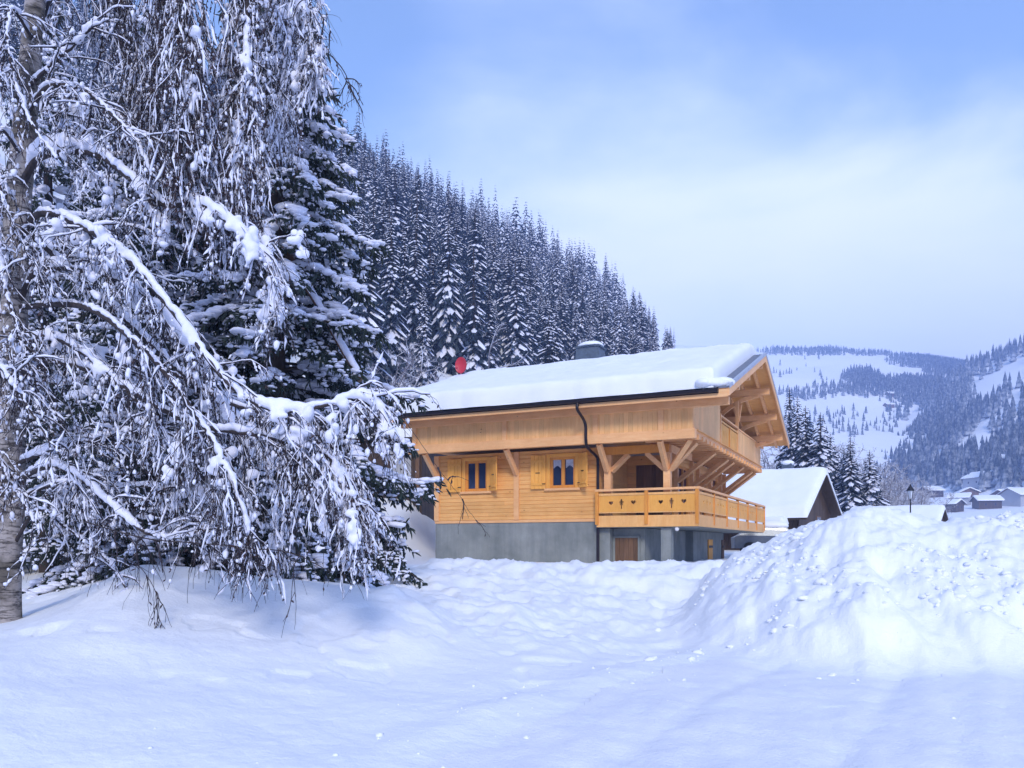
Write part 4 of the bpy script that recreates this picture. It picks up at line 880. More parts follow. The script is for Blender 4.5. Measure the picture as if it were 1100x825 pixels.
# jittered planting over the whole slope
r = np.random.default_rng(21); cand = []
for y in np.arange(80, 430, 5.5):
    stp = 4.5 + 0.007 * y
    for x in np.arange(-260, 150, stp):
        xx = x + r.uniform(-.5, .5) * stp; yy = y + r.uniform(-2.6, 2.6); p_ = float(pix(xx, yy))
        if p_ < 235 or p_ > 726: continue
        z = float(hill(np.array(xx), np.array(yy)))
        if z < float(ground(np.array(xx), np.array(yy), False)) + 4.5: continue
        ysc = HOR - (z - CZ) / yy * F
        edge = np.interp(p_, (235, 430, 470, 560, 640, 700, 800), (16, 18, 20, 22, 24, 25, 26))
        if z < edge: continue
        if r.uniform() < 0.14: continue
        hgt = (r.uniform(.56, 1.12) + .22 * (r.uniform() > .86)) * 20
        top = HOR - (z + hgt - CZ) / yy * F
        roof_y = np.interp(p_, (415, 510, 640, 820), (428, 396, 380, 368))
        if top > roof_y: continue                                    # hidden behind the chalet's roof
        if top < np.interp(p_, (235, 345, 450, 560, 640, 690, 712, 726), (-80, 84, 150, 205, 250, 312, 336, 350)): continue      # the wood thins out along the falling spur
        cand.append((yy, xx, z, hgt))
cand.sort(); 
ind, rest = cand[:290], cand[290:]
first = [True] * len(protos)
for yy, xx, z, hgt in ind:
    i = int(r.integers(len(protos)))
    o = protos[i] if first[i] else copy_tree(protos[i]); first[i] = False
    o.location = (xx, yy, z - 0.3); o.rotation_euler = (r.normal(0, .02), r.normal(0, .02), r.uniform(0, 6.28)); k = hgt / 18; kw = k ** .6 * r.uniform(.95, 1.4); o.scale = (kw, kw, k)
    tag(o, 'snow-dusted tall spruce in the dense wood on the steep hillside behind the chalet', 'spruce', FOREST_GROUP)
# the rest of the wood, higher and farther: one mass
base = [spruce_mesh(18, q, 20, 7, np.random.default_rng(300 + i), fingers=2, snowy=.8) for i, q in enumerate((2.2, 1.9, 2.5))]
def merged(bases, places, name, mats, r):
    mb = MB()
    bb = [(np.concatenate(b.v), b.f) for b in bases]
    for (x, y, z, h) in places:
        v, fs = bb[int(r.integers(len(bb)))]; a = r.uniform(0, 6.28); k = h / 18; kw = k * r.uniform(.9, 1.2)
        vv = np.stack([(v[:, 0] * cos(a) - v[:, 1] * sin(a)) * kw + x, (v[:, 0] * sin(a) + v[:, 1] * cos(a)) * kw + y, v[:, 2] * k + z], 1)
        n0 = mb.n; mb.v.append(vv); mb.n += len(vv)
        for f_, m_, s_ in fs: mb.f.append((f_ + n0, m_, s_))
    return mb.build(name, mats)
# hillside left of the frame centre, seen only through the branches, belongs to the mass as well
for y in np.arange(70, 260, 8.0):
    for x in np.arange(-200, -20, 6.0):
        xx, yy = x + r.uniform(-4, 4), y + r.uniform(-4, 4); p_ = float(pix(xx, yy))
        if p_ > 238 or p_ < -120 or abs(p_ - 135) < 40 and yy < 96: continue
        z = float(hill(np.array(xx), np.array(yy)))
        if z < 9 or r.uniform() < .12: continue
        rest.append((yy, xx, z, r.uniform(12, 19)))
tag(merged(base, [(xx, yy, z - .3, h) for yy, xx, z, h in rest], 'forest', [M['needle_far'], M['tree_snow']], r), kind='stuff')

# single spruces right of the chalet: px, py of the top, distance
def on_land(px, Y): X = (px - CX) / F * Y; return X, float(land(np.array(X), np.array(float(Y))))
singles = [(866, 434, 84, 'dark spruce behind the gable, left one of the pair above the hut roof'), (882, 441, 82, 'bushy snow-laden spruce above the ridge of the hut, right of the taller one'),
           (847, 414, 92, 'tall spruce just peeping out beside the chalet gable'), (857, 424, 90, 'slim spruce tucked between the gable and the hut'),
           (915, 466, 78, 'tall dark spruce standing alone among the frosted bushes'), (906, 478, 80, 'narrow spruce at the left shoulder of the lone dark one'), (935, 481, 79, 'short slim spruce right of the lone dark one'),
           (893, 462, 86, 'pale spruce with heavy snow right behind the hut gable')]
for px, py, Y, lb in singles:
    X, z = on_land(px, Y); i = int(r.integers(len(protos))); o = copy_tree(protos[i]); hgt = CZ + (HOR - py) / F * Y - z
    k = hgt / 18; kw = k * 1.25 * (18 / hgt) ** .35; o.location = (X, Y, z - .2); o.scale = (kw, kw, k); o.rotation_euler.z = r.uniform(0, 6)
    tag(o, lb, 'spruce'); 
    if 'group' in o: del o['group']
for px, py, Y, lb in ((585, 335, 82, 'small bushy white spruce above mid roof, in front of the wood'), (720, 350, 262, 'tiny lone spruce on the skyline above the chalet ridge'), (697, 328, 240, 'last spruce of the wood at its right-hand end on the skyline')):
    X = (px - CX) / F * Y; z = float(hill(np.array(X), np.array(float(Y)))); o = copy_tree(protos[2 if px == 585 else 3]); hgt = max(6, CZ + (HOR - py) / F * Y - z)
    k = hgt / 18; kw = k * (1.35 if px == 585 else 1.0); o.location = (X, Y, z - .2); o.scale = (kw, kw, k); tag(o, lb, 'spruce')
    if 'group' in o: del o['group']

# ------------------------------------------------------------------ frosted bare trees and bushes
def frost_tree(name, H, seed, stems=6, spread=.55, lean=.35, n2=8, n3=7, n4=5, trunk=True):
    r = np.random.default_rng(seed); mb = MB(); o = empty(name)
    t0 = H * (.16 if trunk else 0.0)
    P0 = np.tile(np.array((0, 0, t0)), (stems, 1)); az = np.arange(stems) / stems * 2 * pi + r.uniform(-.4, .4, stems); D = np.stack([np.cos(az) * lean, np.sin(az) * lean, np.ones(stems)], 1)
    L1 = H * r.uniform(.55, .84, stems); C1 = grow(P0, D, L1, 7, .02, .10, r); mb.add(*tubes(C1, np.linspace(.008 * H, .0025 * H, 8)[None].repeat(stems, 0), 5), 0, True)
    def sub(C, nn, lf, droop, rad, seg=5, up=.3):
        N = len(C); idx = np.repeat(np.arange(N), nn); t = r.uniform(.18, 1, len(idx)); x = t * (C.shape[1] - 1); i = np.minimum(x.astype(int), C.shape[1] - 2); q = (x - i)[:, None]
        p = C[idx, i] * (1 - q) + C[idx, i + 1] * q; tg = unit(C[idx, i + 1] - C[idx, i]); d = unit(tg * .6 + r.normal(0, spread, p.shape) + np.array((0, 0, up)))
        ln = np.linalg.norm(C[:, -1] - C[:, 0], axis=1)[idx] * lf * r.uniform(.5, 1.1, len(idx)) * (1.15 - .5 * t)
        G = grow(p, d, ln, seg, droop, .12, r); mb.add(*tubes(G, np.linspace(rad, rad * .35, seg + 1)[None].repeat(len(idx), 0), 3), 0, True); return G
    C2 = sub(C1, n2, .42, .05, .0042 * H); C3 = sub(C2, n3, .5, .10, .0026 * H, 4); sub(C3, n4, .55, .16, .0018 * H, 3)
    MB().tube([(0, 0, -.6), (0, 0, t0 + .05 * H)], [.02 * H, .014 * H], 7).build('trunk', M['limb'], o)
    mb.build('crown', M['frost'], o); return o
fp = [frost_tree('frosted_tree', 10, 41), frost_tree('frosted_tree', 10, 42, stems=7, lean=.5), frost_tree('frosted_tree', 10, 43, stems=5, lean=.3)]
bp = [frost_tree('frosted_bush', 5, 51, stems=12, lean=.9, n2=6, n3=6, n4=5, trunk=False), frost_tree('frosted_bush', 5, 52, stems=10, lean=.7, n2=7, n3=6, n4=5, trunk=False)]
usedp = set()
def plant(pool, px, py, Y, zf, wide, lb, cat, group):
    i = int(r.integers(len(pool))); o = pool[i] if id(pool[i]) not in usedp else copy_tree(pool[i]); usedp.add(id(pool[i]))
    X = (px - CX) / F * Y; z = zf(X, float(Y)); h = max(1.5, CZ + (HOR - py) / F * Y - z); b = 10 if pool is fp else 5; k = h / b * 1.12
    o.location = (X, Y, z - .1); o.scale = (k * wide, k * wide, k); o.rotation_euler.z = r.uniform(0, 6); tag(o, lb, cat, group)
fland = lambda x, y: float(land(np.array(x), np.array(y)))
for px, py, Y in ((852, 486, 104), (866, 492, 98), (879, 490, 95), (893, 496, 96), (905, 503, 92), (922, 502, 94), (940, 506, 92), (955, 508, 96), (968, 514, 92), (985, 522, 98), (1000, 528, 104), (890, 512, 84), (917, 516, 86), (948, 518, 86), (975, 526, 88), (840, 470, 112), (875, 482, 118), (928, 498, 112), (961, 512, 104), (900, 500, 106)):
    plant(fp, px, py, Y, fland, 1.25, 'frosted leafless tree in the band of grey trees between the hut and the lamp', 'bare tree', 'frosted bare trees right of the hut')
for px, py, Y in ((528, 368, 76), (545, 362, 78), (562, 366, 74), (515, 378, 74), (402, 378, 62), (425, 386, 64), (388, 365, 66), (446, 392, 70), (470, 384, 74), (625, 362, 84), (655, 366, 92), (412, 350, 84), (380, 330, 86)):
    plant(bp, px, py, Y, fland, 1.1, 'frosted shrub at the foot of the wood, peeping over the chalet roof', 'shrub', 'frosted shrubs at the foot of the wood')
for px, py, Y in ((20, 330, 27), (82, 350, 24), (135, 300, 30), (-40, 300, 24), (60, 210, 40), (180, 260, 36), (110, 420, 19)):
    plant(fp, px, py, Y, fland, 1.1, 'snow-covered bare tree behind the birch, lost in its branches', 'bare tree', 'snowy bare trees behind the birch')

# ------------------------------------------------------------------ far woods on the ridge and the mountain (one mass each)
def cone_trees(places, name, m, r, sides=7):
    a = np.arange(sides) / sides * 2 * pi; V = []; Fc = []
    tiers = ((.05, .50, .17), (.28, .76, .125), (.55, 1.0, .08))
    for z0, z1, rad in tiers:
        n0 = len(V); V += [(rad * cos(t), rad * sin(t), z0) for t in a] + [(0, 0, z1)]; Fc += [(n0 + i, n0 + (i + 1) % sides, n0 + sides) for i in range(sides)]
    V = np.array(V); Fc = np.array(Fc); P = np.array(places); N = len(P)
    w = r.uniform(.85, 1.3, (N, 1)); jit = 1 + .25 * r.uniform(-1, 1, (N, len(V)))
    v = np.stack([V[None, :, 0] * P[:, 3:4] * w * jit + P[:, 0:1], V[None, :, 1] * P[:, 3:4] * w * jit + P[:, 1:2], V[None, :, 2] * P[:, 3:4] + P[:, 2:3]], -1).reshape(-1, 3)
    f = (Fc[None] + (np.arange(N) * len(V))[:, None, None]).reshape(-1, 3)
    return MB().add(v, f, 0).build(name, m)
r = np.random.default_rng(77)
N = 30000; X = r.uniform(80, 1060, N); Y = r.uniform(350, 900, N); p_ = pix(X, Y); z = ridge(X, Y); g = ground(X, Y, False)
dens = fbm(X * .009, Y * .009, 3, 91) * .5 + .62
# clearings running down the slope
for (ax, ay, bx, by, wd) in ((1100, 395, 1058, 420, 12), (1075, 470, 1000, 500, 7), (1060, 455, 1030, 490, 6), (985, 445, 962, 480, 5), (1096, 425, 1075, 450, 6)):
    sy_ = HOR - (z - CZ) / Y * F; d_ = np.array((bx - ax, by - ay), float); t = np.clip(((p_ - ax) * d_[0] + (sy_ - ay) * d_[1]) / (d_ @ d_), 0, 1)
    dens -= 1.1 * np.exp(-(((p_ - ax - t * d_[0]) ** 2 + (sy_ - ay - t * d_[1]) ** 2) / wd ** 2))
ok = (z > g + 3) & (p_ > 850) & (p_ < 1260) & (r.uniform(0, 1, N) < dens) & (Y < 885)
i = np.flatnonzero(ok)[:9000]
tag(cone_trees(np.stack([X[i], Y[i], z[i] - .5, r.uniform(9, 19, len(i))], 1), 'ridge_forest', M['far_tree'], r), kind='stuff')
N = 60000; Y = r.uniform(615, 1290, N); p_ = r.uniform(760, 1180, N); X = (p_ - CX) / F * Y; z = mountain(X, Y); sy_ = HOR - (z - CZ) / Y * F
dens = np.zeros(N)
for (cx_, cy_, rx, ry, q) in ((965, 418, 60, 9, 1.0), (925, 406, 18, 8, 1), (1005, 425, 60, 8, .9), (880, 378, 55, 4, .8), (1010, 388, 50, 7, .9), (1040, 398, 40, 8, .9), (950, 378, 50, 4, .7), (868, 424, 34, 5, .35), (905, 418, 36, 4, .5),
                              (890, 455, 60, 14, .05), (860, 400, 60, 18, .008), (915, 462, 40, 8, .06), (985, 410, 30, 4, .5)):
    dens = np.maximum(dens, q * np.clip(1.6 - ((p_ - cx_) / rx) ** 2 - ((sy_ - cy_) / ry) ** 2, 0, 1))
dens *= .35 + fbm(X * .012, Y * .012, 3, 95) * .6 + .3
ok = r.uniform(0, 1, N) < dens * .85
i = np.flatnonzero(ok)[:17000]
tag(cone_trees(np.stack([X[i], Y[i], z[i] - .5, r.uniform(5, 10, len(i))], 1), 'mountain_forest', M['far_tree'], r, 5), kind='stuff')
for px, py, lb in ((957, 425, 'tiny farmhouse alone on the far white mountain meadow, upper one'), (955, 437, 'tiny dark hut on the far white mountain meadow, lower one')):
    Ys = np.linspace(640, 1150, 400); Xs = (px - CX) / F * Ys; zz_ = mountain(Xs, Ys); k = int(np.argmin(np.abs(HOR - (zz_ - CZ) / Ys * F - py)))
    gable_house('alpine_hut', lb, 'hut', (Xs[k], Ys[k], zz_[k]), radians(10), 8, 6, 2.4, 1.8, .7, .5, wall='mid_wood', ns=14)

# ------------------------------------------------------------------ the two big spruces behind the birch
def near_spruce(label, loc, H, R, seed, whorls, per, azr=None):
    r = np.random.default_rng(seed); o = empty('spruce_tree', loc); tag(o, label, 'spruce')
    MB().tube([(0, 0, -1), (0, 0, H * .5), (0, 0, H)], [.20, .13, .02], 10).build('trunk', M['sp_trunk'], o)
    q = np.repeat((np.arange(whorls) + .3) / whorls, per); n = len(q); q = np.clip(q + r.uniform(-.4, .4, n) / whorls, 0, .99)
    az = r.uniform(0, 2 * pi, n)
    Lb = (R * (1 - q) ** .72 * r.uniform(.62, 1.1, n) + .15)
    P0 = np.stack([0 * q, 0 * q, .35 + (H - .4) * q], 1); D = np.stack([np.cos(az), np.sin(az), r.uniform(.0, .25, n)], 1)
    C = grow(P0, D, Lb, 9, r.uniform(.07, .17, n) * (1.2 - .4 * q), .05, r); C[:, -3:, 2] += np.array((.0, .03, .08)) * Lb[:, None]          # tips curl up
    mb = MB(); mb.add(*tubes(C, np.linspace(.030, .006, 10)[None].repeat(n, 0), 4), 0, True); mb.build('bough', M['sp_trunk'], o)
    # side shoots
    per_s = np.maximum(5, (Lb * 11).astype(int)); idx = np.repeat(np.arange(n), per_s); t = r.uniform(.18, 1, len(idx)); x = t * 9; i = np.minimum(x.astype(int), 8); f_ = (x - i)[:, None]
    p = C[idx, i] * (1 - f_) + C[idx, i + 1] * f_; tg = unit(C[idx, i + 1] - C[idx, i]); sd = unit(np.cross(tg, (0, 0, 1))) * r.choice([-1, 1], len(idx))[:, None]
    d = unit(tg * .75 + sd * r.uniform(.3, 1.0, (len(idx), 1)) + np.array((0, 0, -.15))); ln = Lb[idx] * .30 * (1.25 - t) + .10
    Sx = grow(p, d, ln, 4, .22, .08, r)
    # needle-clad fingers along boughs and shoots: flattened spindles that hang a little
    def fingers(C_, per_m, lo, hi, rad, hang):
        k = C_.shape[1] - 1; L_ = np.linalg.norm(np.diff(C_, axis=1), axis=2).sum(1); c = np.maximum(2, (L_ * per_m).astype(int)); ix = np.repeat(np.arange(len(C_)), c)
        t = r.uniform(.12, 1, len(ix)); x = t * k; i = np.minimum(x.astype(int), k - 1); f = (x - i)[:, None]; p = C_[ix, i] * (1 - f) + C_[ix, i + 1] * f
        tg = unit(C_[ix, i + 1] - C_[ix, i]); d = unit(tg * .7 + r.normal(0, .42, p.shape) + np.array((0, 0, -hang)))
        G = grow(p, d, r.uniform(lo, hi, len(ix)), 3, .14, .04, r); rr = r.uniform(.7, 1.3, (len(ix), 1)) * rad * np.array((.55, 1.0, .85, .12))[None]
        return tubes(G, rr, 4)
    nd = MB(); nd.add(*fingers(Sx, 17, .08, .20, .017, .30), 0, False); nd.add(*fingers(C, 12, .10, .24, .019, .35), 0, False)
    nd.build('needles', M['needle'], o)
    # snow cushions lie along boughs and shoots
    sn = MB()
    def cush(C_, per_m, size, flat, prob):
        k = C_.shape[1] - 1; L_ = np.linalg.norm(np.diff(C_, axis=1), axis=2).sum(1); on = np.flatnonzero(r.uniform(0, 1, len(C_)) < prob)
        c = np.maximum(1, (L_[on] * per_m).astype(int)); ix = np.repeat(on, c); t = r.uniform(.2, 1.0, len(ix)); x = t * k; i = np.minimum(x.astype(int), k - 1); f = (x - i)[:, None]
        p = C_[ix, i] * (1 - f) + C_[ix, i + 1] * f; s = size * r.uniform(.45, 1.35, len(ix)) * (1.15 - .35 * t)
        sc = np.stack([s * r.uniform(.8, 1.5, len(ix)), s * r.uniform(.7, 1.1, len(ix)), s * flat], 1); p = p + np.array((0, 0, 1)) * (sc[:, 2:3] * .5) + r.normal(0, .018, p.shape)
        return blobs(p, sc, 2, .10, r)
    sn.add(*cush(C, 16, .115, .42, .86), 0, True); v, f = cush(Sx, 9, .056, .45, .66); sn.add(v, f, 0, True)
    sn.build('snow_cover', M['tree_snow'], o)
    if seed == 5:
        a = np.array((.12, -.1, 6.25)); b = np.array(at(387, 409, 14.0)) - np.array(loc); dl = MB().tube([a, (a + b) / 2 + np.array((0, 0, .05)), b], [.075, .06, .045], 8).build('dead_limb', M['mid_wood'], o); tag(dl, 'bare broken bough sticking out on the right')
        t = np.linspace(.35, .99, 90)[:, None]; dl2 = a * (1 - t) + b * t; MB().add(*blobs(dl2 + np.array((0, 0, .085)), np.tile(np.array((.065, .065, .055)), (90, 1)), 2, .06, r), 0, True).build('snow_cover', M['tree_snow'], dl)
    return o
gz = lambda x, y: float(ground(np.array(float(x)), np.array(float(y)), False))
sp1 = (-4.35, 15.0); sp2 = (-6.9, 15.6)
near_spruce('huge dark spruce with snow-loaded boughs between the birch and the chalet', (*sp1, gz(*sp1) - .1), 12.6, 3.15, 5, 28, 10)
near_spruce('second big spruce, mostly hidden behind the birch twigs, nearer the birch trunk', (*sp2, gz(*sp2) - .1), 11.0, 2.9, 6, 26, 9)

sp3 = (-10.6, 18.5); near_spruce('dark spruce standing farther back, just right of the birch trunk', (*sp3, gz(*sp3) - .1), 13.5, 2.9, 16, 24, 9)
sp4 = (-14.2, 19.5); near_spruce('dark spruce behind the birch trunk at the picture edge', (*sp4, gz(*sp4) - .1), 15.0, 2.8, 17, 24, 9)
# ------------------------------------------------------------------ the birch
TY = 10.8
bx0 = at(10, 660, TY); bz = gz(bx0[0], TY)
birch = empty('birch_tree', (bx0[0], TY, bz)); tag(birch, 'large old birch at the left edge, its drooping branches loaded with snow', 'birch'); B0 = np.array((bx0[0], TY, bz))
r = np.random.default_rng(12)
tr = np.array([at(px, py, Y) for px, py, Y in ((7, 690, TY), (8, 620, TY), (12, 520, TY), (14, 420, TY), (16, 330, TY), (19, 230, TY + .02), (26, 140, TY + .05), (33, 60, TY + .1), (39, -30, TY + .15), (46, -150, TY + .25), (50, -290, TY + .3), (58, -430, TY + .4), (60, -600, TY + .4))])
trs = spline(tr, 110); k_ = np.linspace(0, 1, 110); trr = np.interp(k_, (0, .08, .3, .5, .75, 1), (.205, .170, .165, .150, .10, .03)); trs += .018 * np.stack([fbm(k_ * 22, k_ * 0 + 3, 3, 5), fbm(k_ * 22, k_ * 0 + 9, 3, 6), 0 * k_], 1)
v, f = tubes((trs - B0)[None], trr[None], 26); v += .012 * (fbm(v[:, 2] * 7, np.arctan2(v[:, 1], v[:, 0]) * 2.5, 3, 9))[:, None] * unit(v * np.array((1, 1, 0)) + 1e-6)
MB().add(v, f, 0, True).build('trunk', M['bark'], birch)
def limb(pts, r0, r1, snow=.05, sec=7.0, ter=6, hang=.0, seclen=1.0, terlen=1.0, bead=3, leaf=2, start=.12, sheet=0, spread=1.0):
    P = spline([at(a, b, c) for a, b, c in pts], 12 * (len(pts) - 1) + 1); n = len(P); r0 = r0 * .78; P = P + .045 * r.normal(0, 1, P.shape).cumsum(0) / sqrt(n) * np.linspace(0, 1, n)[:, None] - B0
    rad = np.linspace(r0, r1, n); lm = MB().add(*tubes(P[None], rad[None], 8), 0, True).build('limb', M['limb'], birch)
    L_ = np.linalg.norm(np.diff(P, axis=0), axis=1).sum()
    # secondary branches
    N = max(4, int(L_ * sec)); t = r.uniform(start, 1, N); p, tg = on_curve(P, t)
    d = unit(tg * r.uniform(.3, 1.1, (N, 1)) + r.normal(0, .62 * spread, p.shape) * np.array((1, .8, .75)) + np.array((0, 0, .18 - hang)))
    ln = r.uniform(.35, 1.35, N) * seclen * (1.15 - .45 * t); G = grow(p, d, ln, 8, .09 + hang * .22, .17, r)
    if bead >= 1:
        kp = (G[:, :, 2].min(1) + B0[2] > 1.0) | (r.uniform(0, 1, N) < .05); G = G[kp]; N = len(G)
    tw = MB(); rs_ = r.uniform(.006, .013, N); tw.add(*tubes(G, rs_[:, None] * np.linspace(1, .4, 9)[None], 4), 0, True)
    # fine hanging twigs
    ter = int(ter * 1.75); idx = np.repeat(np.arange(N), ter); T = r.uniform(.1, 1, len(idx)); x = T * 8; i = np.minimum(x.astype(int), 7); q = (x - i)[:, None]; p3 = G[idx, i] * (1 - q) + G[idx, i + 1] * q
    d3 = unit(unit(G[idx, i + 1] - G[idx, i]) * .5 + r.normal(0, .45, p3.shape) + np.array((0, 0, -.25 - hang)))
    l3 = r.uniform(.12, .55, len(idx)) * terlen; H3 = grow(p3, d3, l3, 6, .13 + hang * .22, .21 - .06 * min(hang, .9), r)
    if bead >= 1:
        kp = (H3[:, :, 2].min(1) + B0[2] > .96) | (r.uniform(0, 1, len(H3)) < .04); H3 = H3[kp]; idx = idx[kp]
    tw.add(*tubes(H3, r.uniform(.0025, .0048, (len(idx), 1)) * np.linspace(1, .55, 7)[None], 3), 0, True)
    leaf = leaf if hang > .74 and terlen > 1.3 else leaf * .28
    # withered catkins and leaf scraps
    if leaf:
        c = r.integers(0, len(H3), int(len(H3) * leaf)); a, tt = r.uniform(.2, 1, len(c)), None; x = a * 6; i = np.minimum(x.astype(int), 5); q = (x - i)[:, None]; pl = H3[c, i] * (1 - q) + H3[c, i + 1] * q
        dl_ = unit(r.normal(0, .6, pl.shape) + np.array((0, 0, -1))); K = grow(pl, dl_, r.uniform(.02, .055, len(c)), 2, .1, .05, r); tw.add(*tubes(K, r.uniform(.6, 1.3, (len(c), 1)) * np.array((.003, .0085, .002))[None], 4), 1, False)
    tw.build('twigs', [M['twig'], M['leaf']], lm)
    # snow: a lumpy ridge along the limb with heavy clumps caught in the twigs, grown together; thin ridges on branches and twigs
    hv_ = MB()
    if snow:
        kk = np.linspace(0, 1, 4 * n); pp, tt = on_curve(P, kk); steep = np.abs(tt[:, 2]); hgt = snow * (1 - .55 * steep) * (.75 + .75 * fbm(kk * L_ * 2.3 + 3, kk * 0 + r.uniform(0, 50), 3, 4)) * np.clip(kk * 12, .2, 1)
        rr_ = np.interp(kk, np.linspace(0, 1, n), rad); sc = np.stack([np.maximum(hgt, .012) * .9 + .008, np.maximum(hgt, .012) * .9 + .008, np.maximum(hgt, .012)], 1)
        hv_.add(*blobs(pp + np.array((0, 0, 1)) * (rr_ * .6 + sc[:, 2] * .75)[:, None] + r.normal(0, .012, pp.shape), sc, 2, .07, r), 0, True)
    for _ in range(int(sheet * .42)):
        g = G[int(r.integers(N))]; j0 = int(r.integers(1, 6)); m_ = int(r.integers(5, 12)); aa = np.sort(r.uniform(0, 1, m_)); dr = g[min(8, j0 + 2)] - g[j0]; dr = dr * .7 + np.array((0, 0, -.16 - hang * .25))
        pc = g[j0] + dr * aa[:, None] + r.normal(0, .042, (m_, 3)); z_ = r.uniform(.028, .062, m_) * (1.15 - .5 * aa)
        hv_.add(*blobs(pc, np.stack([z_ * r.uniform(.9, 1.5, m_), z_, z_ * r.uniform(.8, 1.5, m_)], 1), 2, .12, r), 0, True)
    if hv_.n:
        ho_ = hv_.build('snow_cover', M['tree_snow'], lm); md = ho_.modifiers.new('melt', 'REMESH'); md.mode = 'VOXEL'; md.voxel_size = .021; md.use_smooth_shade = True
        ms = ho_.modifiers.new('soft', 'SMOOTH'); ms.factor = .5; ms.iterations = 4
    s = MB(); Gs = G.copy(); steep = np.abs(unit(np.gradient(G, axis=1))[..., 2]); th = r.uniform(.005, .024, (N, 1)) * (1.05 - .85 * steep) * r.uniform(.4, 1.4, steep.shape) * np.array((.3, 1, 1, 1, 1, 1, 1, .8, .3))[None]
    Gs[..., 2] += rs_[:, None] * .7 + th * .75; 
    if bead >= 1: s.add(*tubes(Gs, np.maximum(th, .002), 6), 0, True)
    if bead >= 1:
        sel = r.uniform(0, 1, len(H3)) < min(.9, .085 * bead); Hs = H3[sel]; st = np.abs(unit(np.gradient(Hs, axis=1))[..., 2])
        th = r.gamma(2.0, .0045, st.shape).clip(.001, .017) * (r.uniform(0, 1, st.shape) > .40); th[:, 0] *= .3; th[:, -1] *= .2; Hs = Hs.copy(); Hs[..., 2] += .003 + th * .5 * (1 - st); Hs += r.normal(0, .003, Hs.shape)
        s.add(*tubes(Hs, np.maximum(th, .0008), 5), 0, True)
        c = r.integers(0, len(H3), int(len(H3) * bead * .30)); a = r.uniform(0, 1, len(c)); x = a * 6; i = np.minimum(x.astype(int), 5); q = (x - i)[:, None]; pb = H3[c, i] * (1 - q) + H3[c, i + 1] * q
        pb = pb[pb[:, 2] + B0[2] > 1.06]; z_ = r.gamma(2.6, .0045, len(pb)).clip(.004, .036); s.add(*blobs(pb + np.array((0, 0, .5)) * z_[:, None] + r.normal(0, .004, pb.shape), np.stack([z_, z_, z_ * r.uniform(.8, 1.8, len(pb))], 1), 1, .28, r), 0, True)
    if s.n: s.build('snow_clots', M['tree_snow'], lm)
    return lm
Y0 = TY
# right-hand limbs, from the top down
limb([(45, -150, Y0), (110, -215, 10.4), (190, -190, 10.0), (250, -95, 9.8), (262, 20, 9.7), (256, 120, 9.7), (246, 190, 9.7)], .075, .012, .10, 11, 9, .75, 1.0, 1.5, 5, 4, sheet=60, start=.45)
limb([(47, -200, Y0), (140, -290, 10.5), (235, -230, 10.2), (300, -90, 10.0), (325, 0, 10.0), (340, 70, 10.0)], .075, .010, .12, 9, 7, .45, .85, 1.1, 4, 3, sheet=50, start=.4)
limb([(42, -80, Y0), (95, -140, 10.2), (150, -120, 9.7), (190, -40, 9.5), (205, 60, 9.4), (200, 150, 9.4)], .06, .010, .05, 11, 9, .9, 1.0, 1.9, 4, 5, start=.4, sheet=14)
limb([(44, -120, Y0), (70, -180, 11.2), (130, -170, 11.4), (175, -80, 11.3), (170, 40, 11.3), (165, 150, 11.3)], .06, .010, .05, 11, 9, .9, 1.0, 2.0, 3, 5, start=.4)
limb([(40, -40, Y0), (70, -90, 11.4), (110, -70, 11.8), (135, 10, 11.9), (140, 120, 11.9)], .05, .010, .05, 11, 9, .8, .9, 1.8, 3, 4, start=.35)
limb([(46, -170, Y0), (150, -240, 11.6), (250, -160, 12.0), (300, -40, 12.0), (310, 60, 12.0), (300, 130, 12.0)], .06, .010, .09, 10, 8, .7, .9, 1.5, 5, 4, start=.4, sheet=34)
limb([(32, 92, Y0), (52, 72, 10.5), (75, 50, 10.3), (98, 24, 10.1)], .035, .012, .045, 7, 5, 0, .8, 1, 3)
limb([(28, 122, Y0), (55, 92, 10.4), (95, 98, 10.0), (125, 125, 9.7), (148, 152, 9.5), (166, 192, 9.4)], .045, .010, .04, 8, 7, .15, 1, 1.1, 3, sheet=4)
limb([(27, 140, Y0), (52, 105, 11.2), (88, 103, 11.5), (120, 122, 11.7), (160, 170, 11.9)], .045, .012, .055, 8, 6, .15, 1, 1.1, 3, sheet=4)
limb([(22, 200, Y0), (45, 168, 10.4), (98, 164, 10.0), (136, 190, 9.7), (172, 220, 9.5), (205, 218, 9.4), (240, 240, 9.3), (270, 270, 9.3), (286, 300, 9.3), (284, 340, 9.3)], .062, .014, .105, 8, 7, .3, .8, 1.0, 4, sheet=76)
limb([(18, 262, Y0), (42, 230, 10.2), (85, 242, 9.7), (136, 276, 9.3), (190, 340, 9.0), (242, 408, 8.9), (291, 440, 8.9), (340, 438, 9.0), (385, 428, 9.1), (408, 440, 9.2), (424, 472, 9.2)], .055, .011, .068, 8, 7, .35, .8, 1.1, 4, sheet=56)
limb([(18, 330, Y0), (40, 292, 10.5), (85, 290, 10.2), (128, 301, 10.0), (165, 325, 9.8), (190, 356, 9.6), (222, 396, 9.5)], .055, .010, .075, 8, 7, .2, 1, 1.1, 4, sheet=16)
limb([(16, 300, Y0), (60, 262, 11.4), (110, 262, 11.8), (160, 300, 12.1), (215, 370, 12.3), (250, 450, 12.3)], .05, .010, .06, 8, 7, .25, 1.1, 1.1, 4, sheet=16)
limb([(16, 400, Y0), (46, 362, 10.2), (90, 380, 9.8), (140, 422, 9.5), (185, 470, 9.3), (205, 530, 9.3)], .05, .010, .06, 8, 7, .3, 1, 1.1, 4, sheet=10)
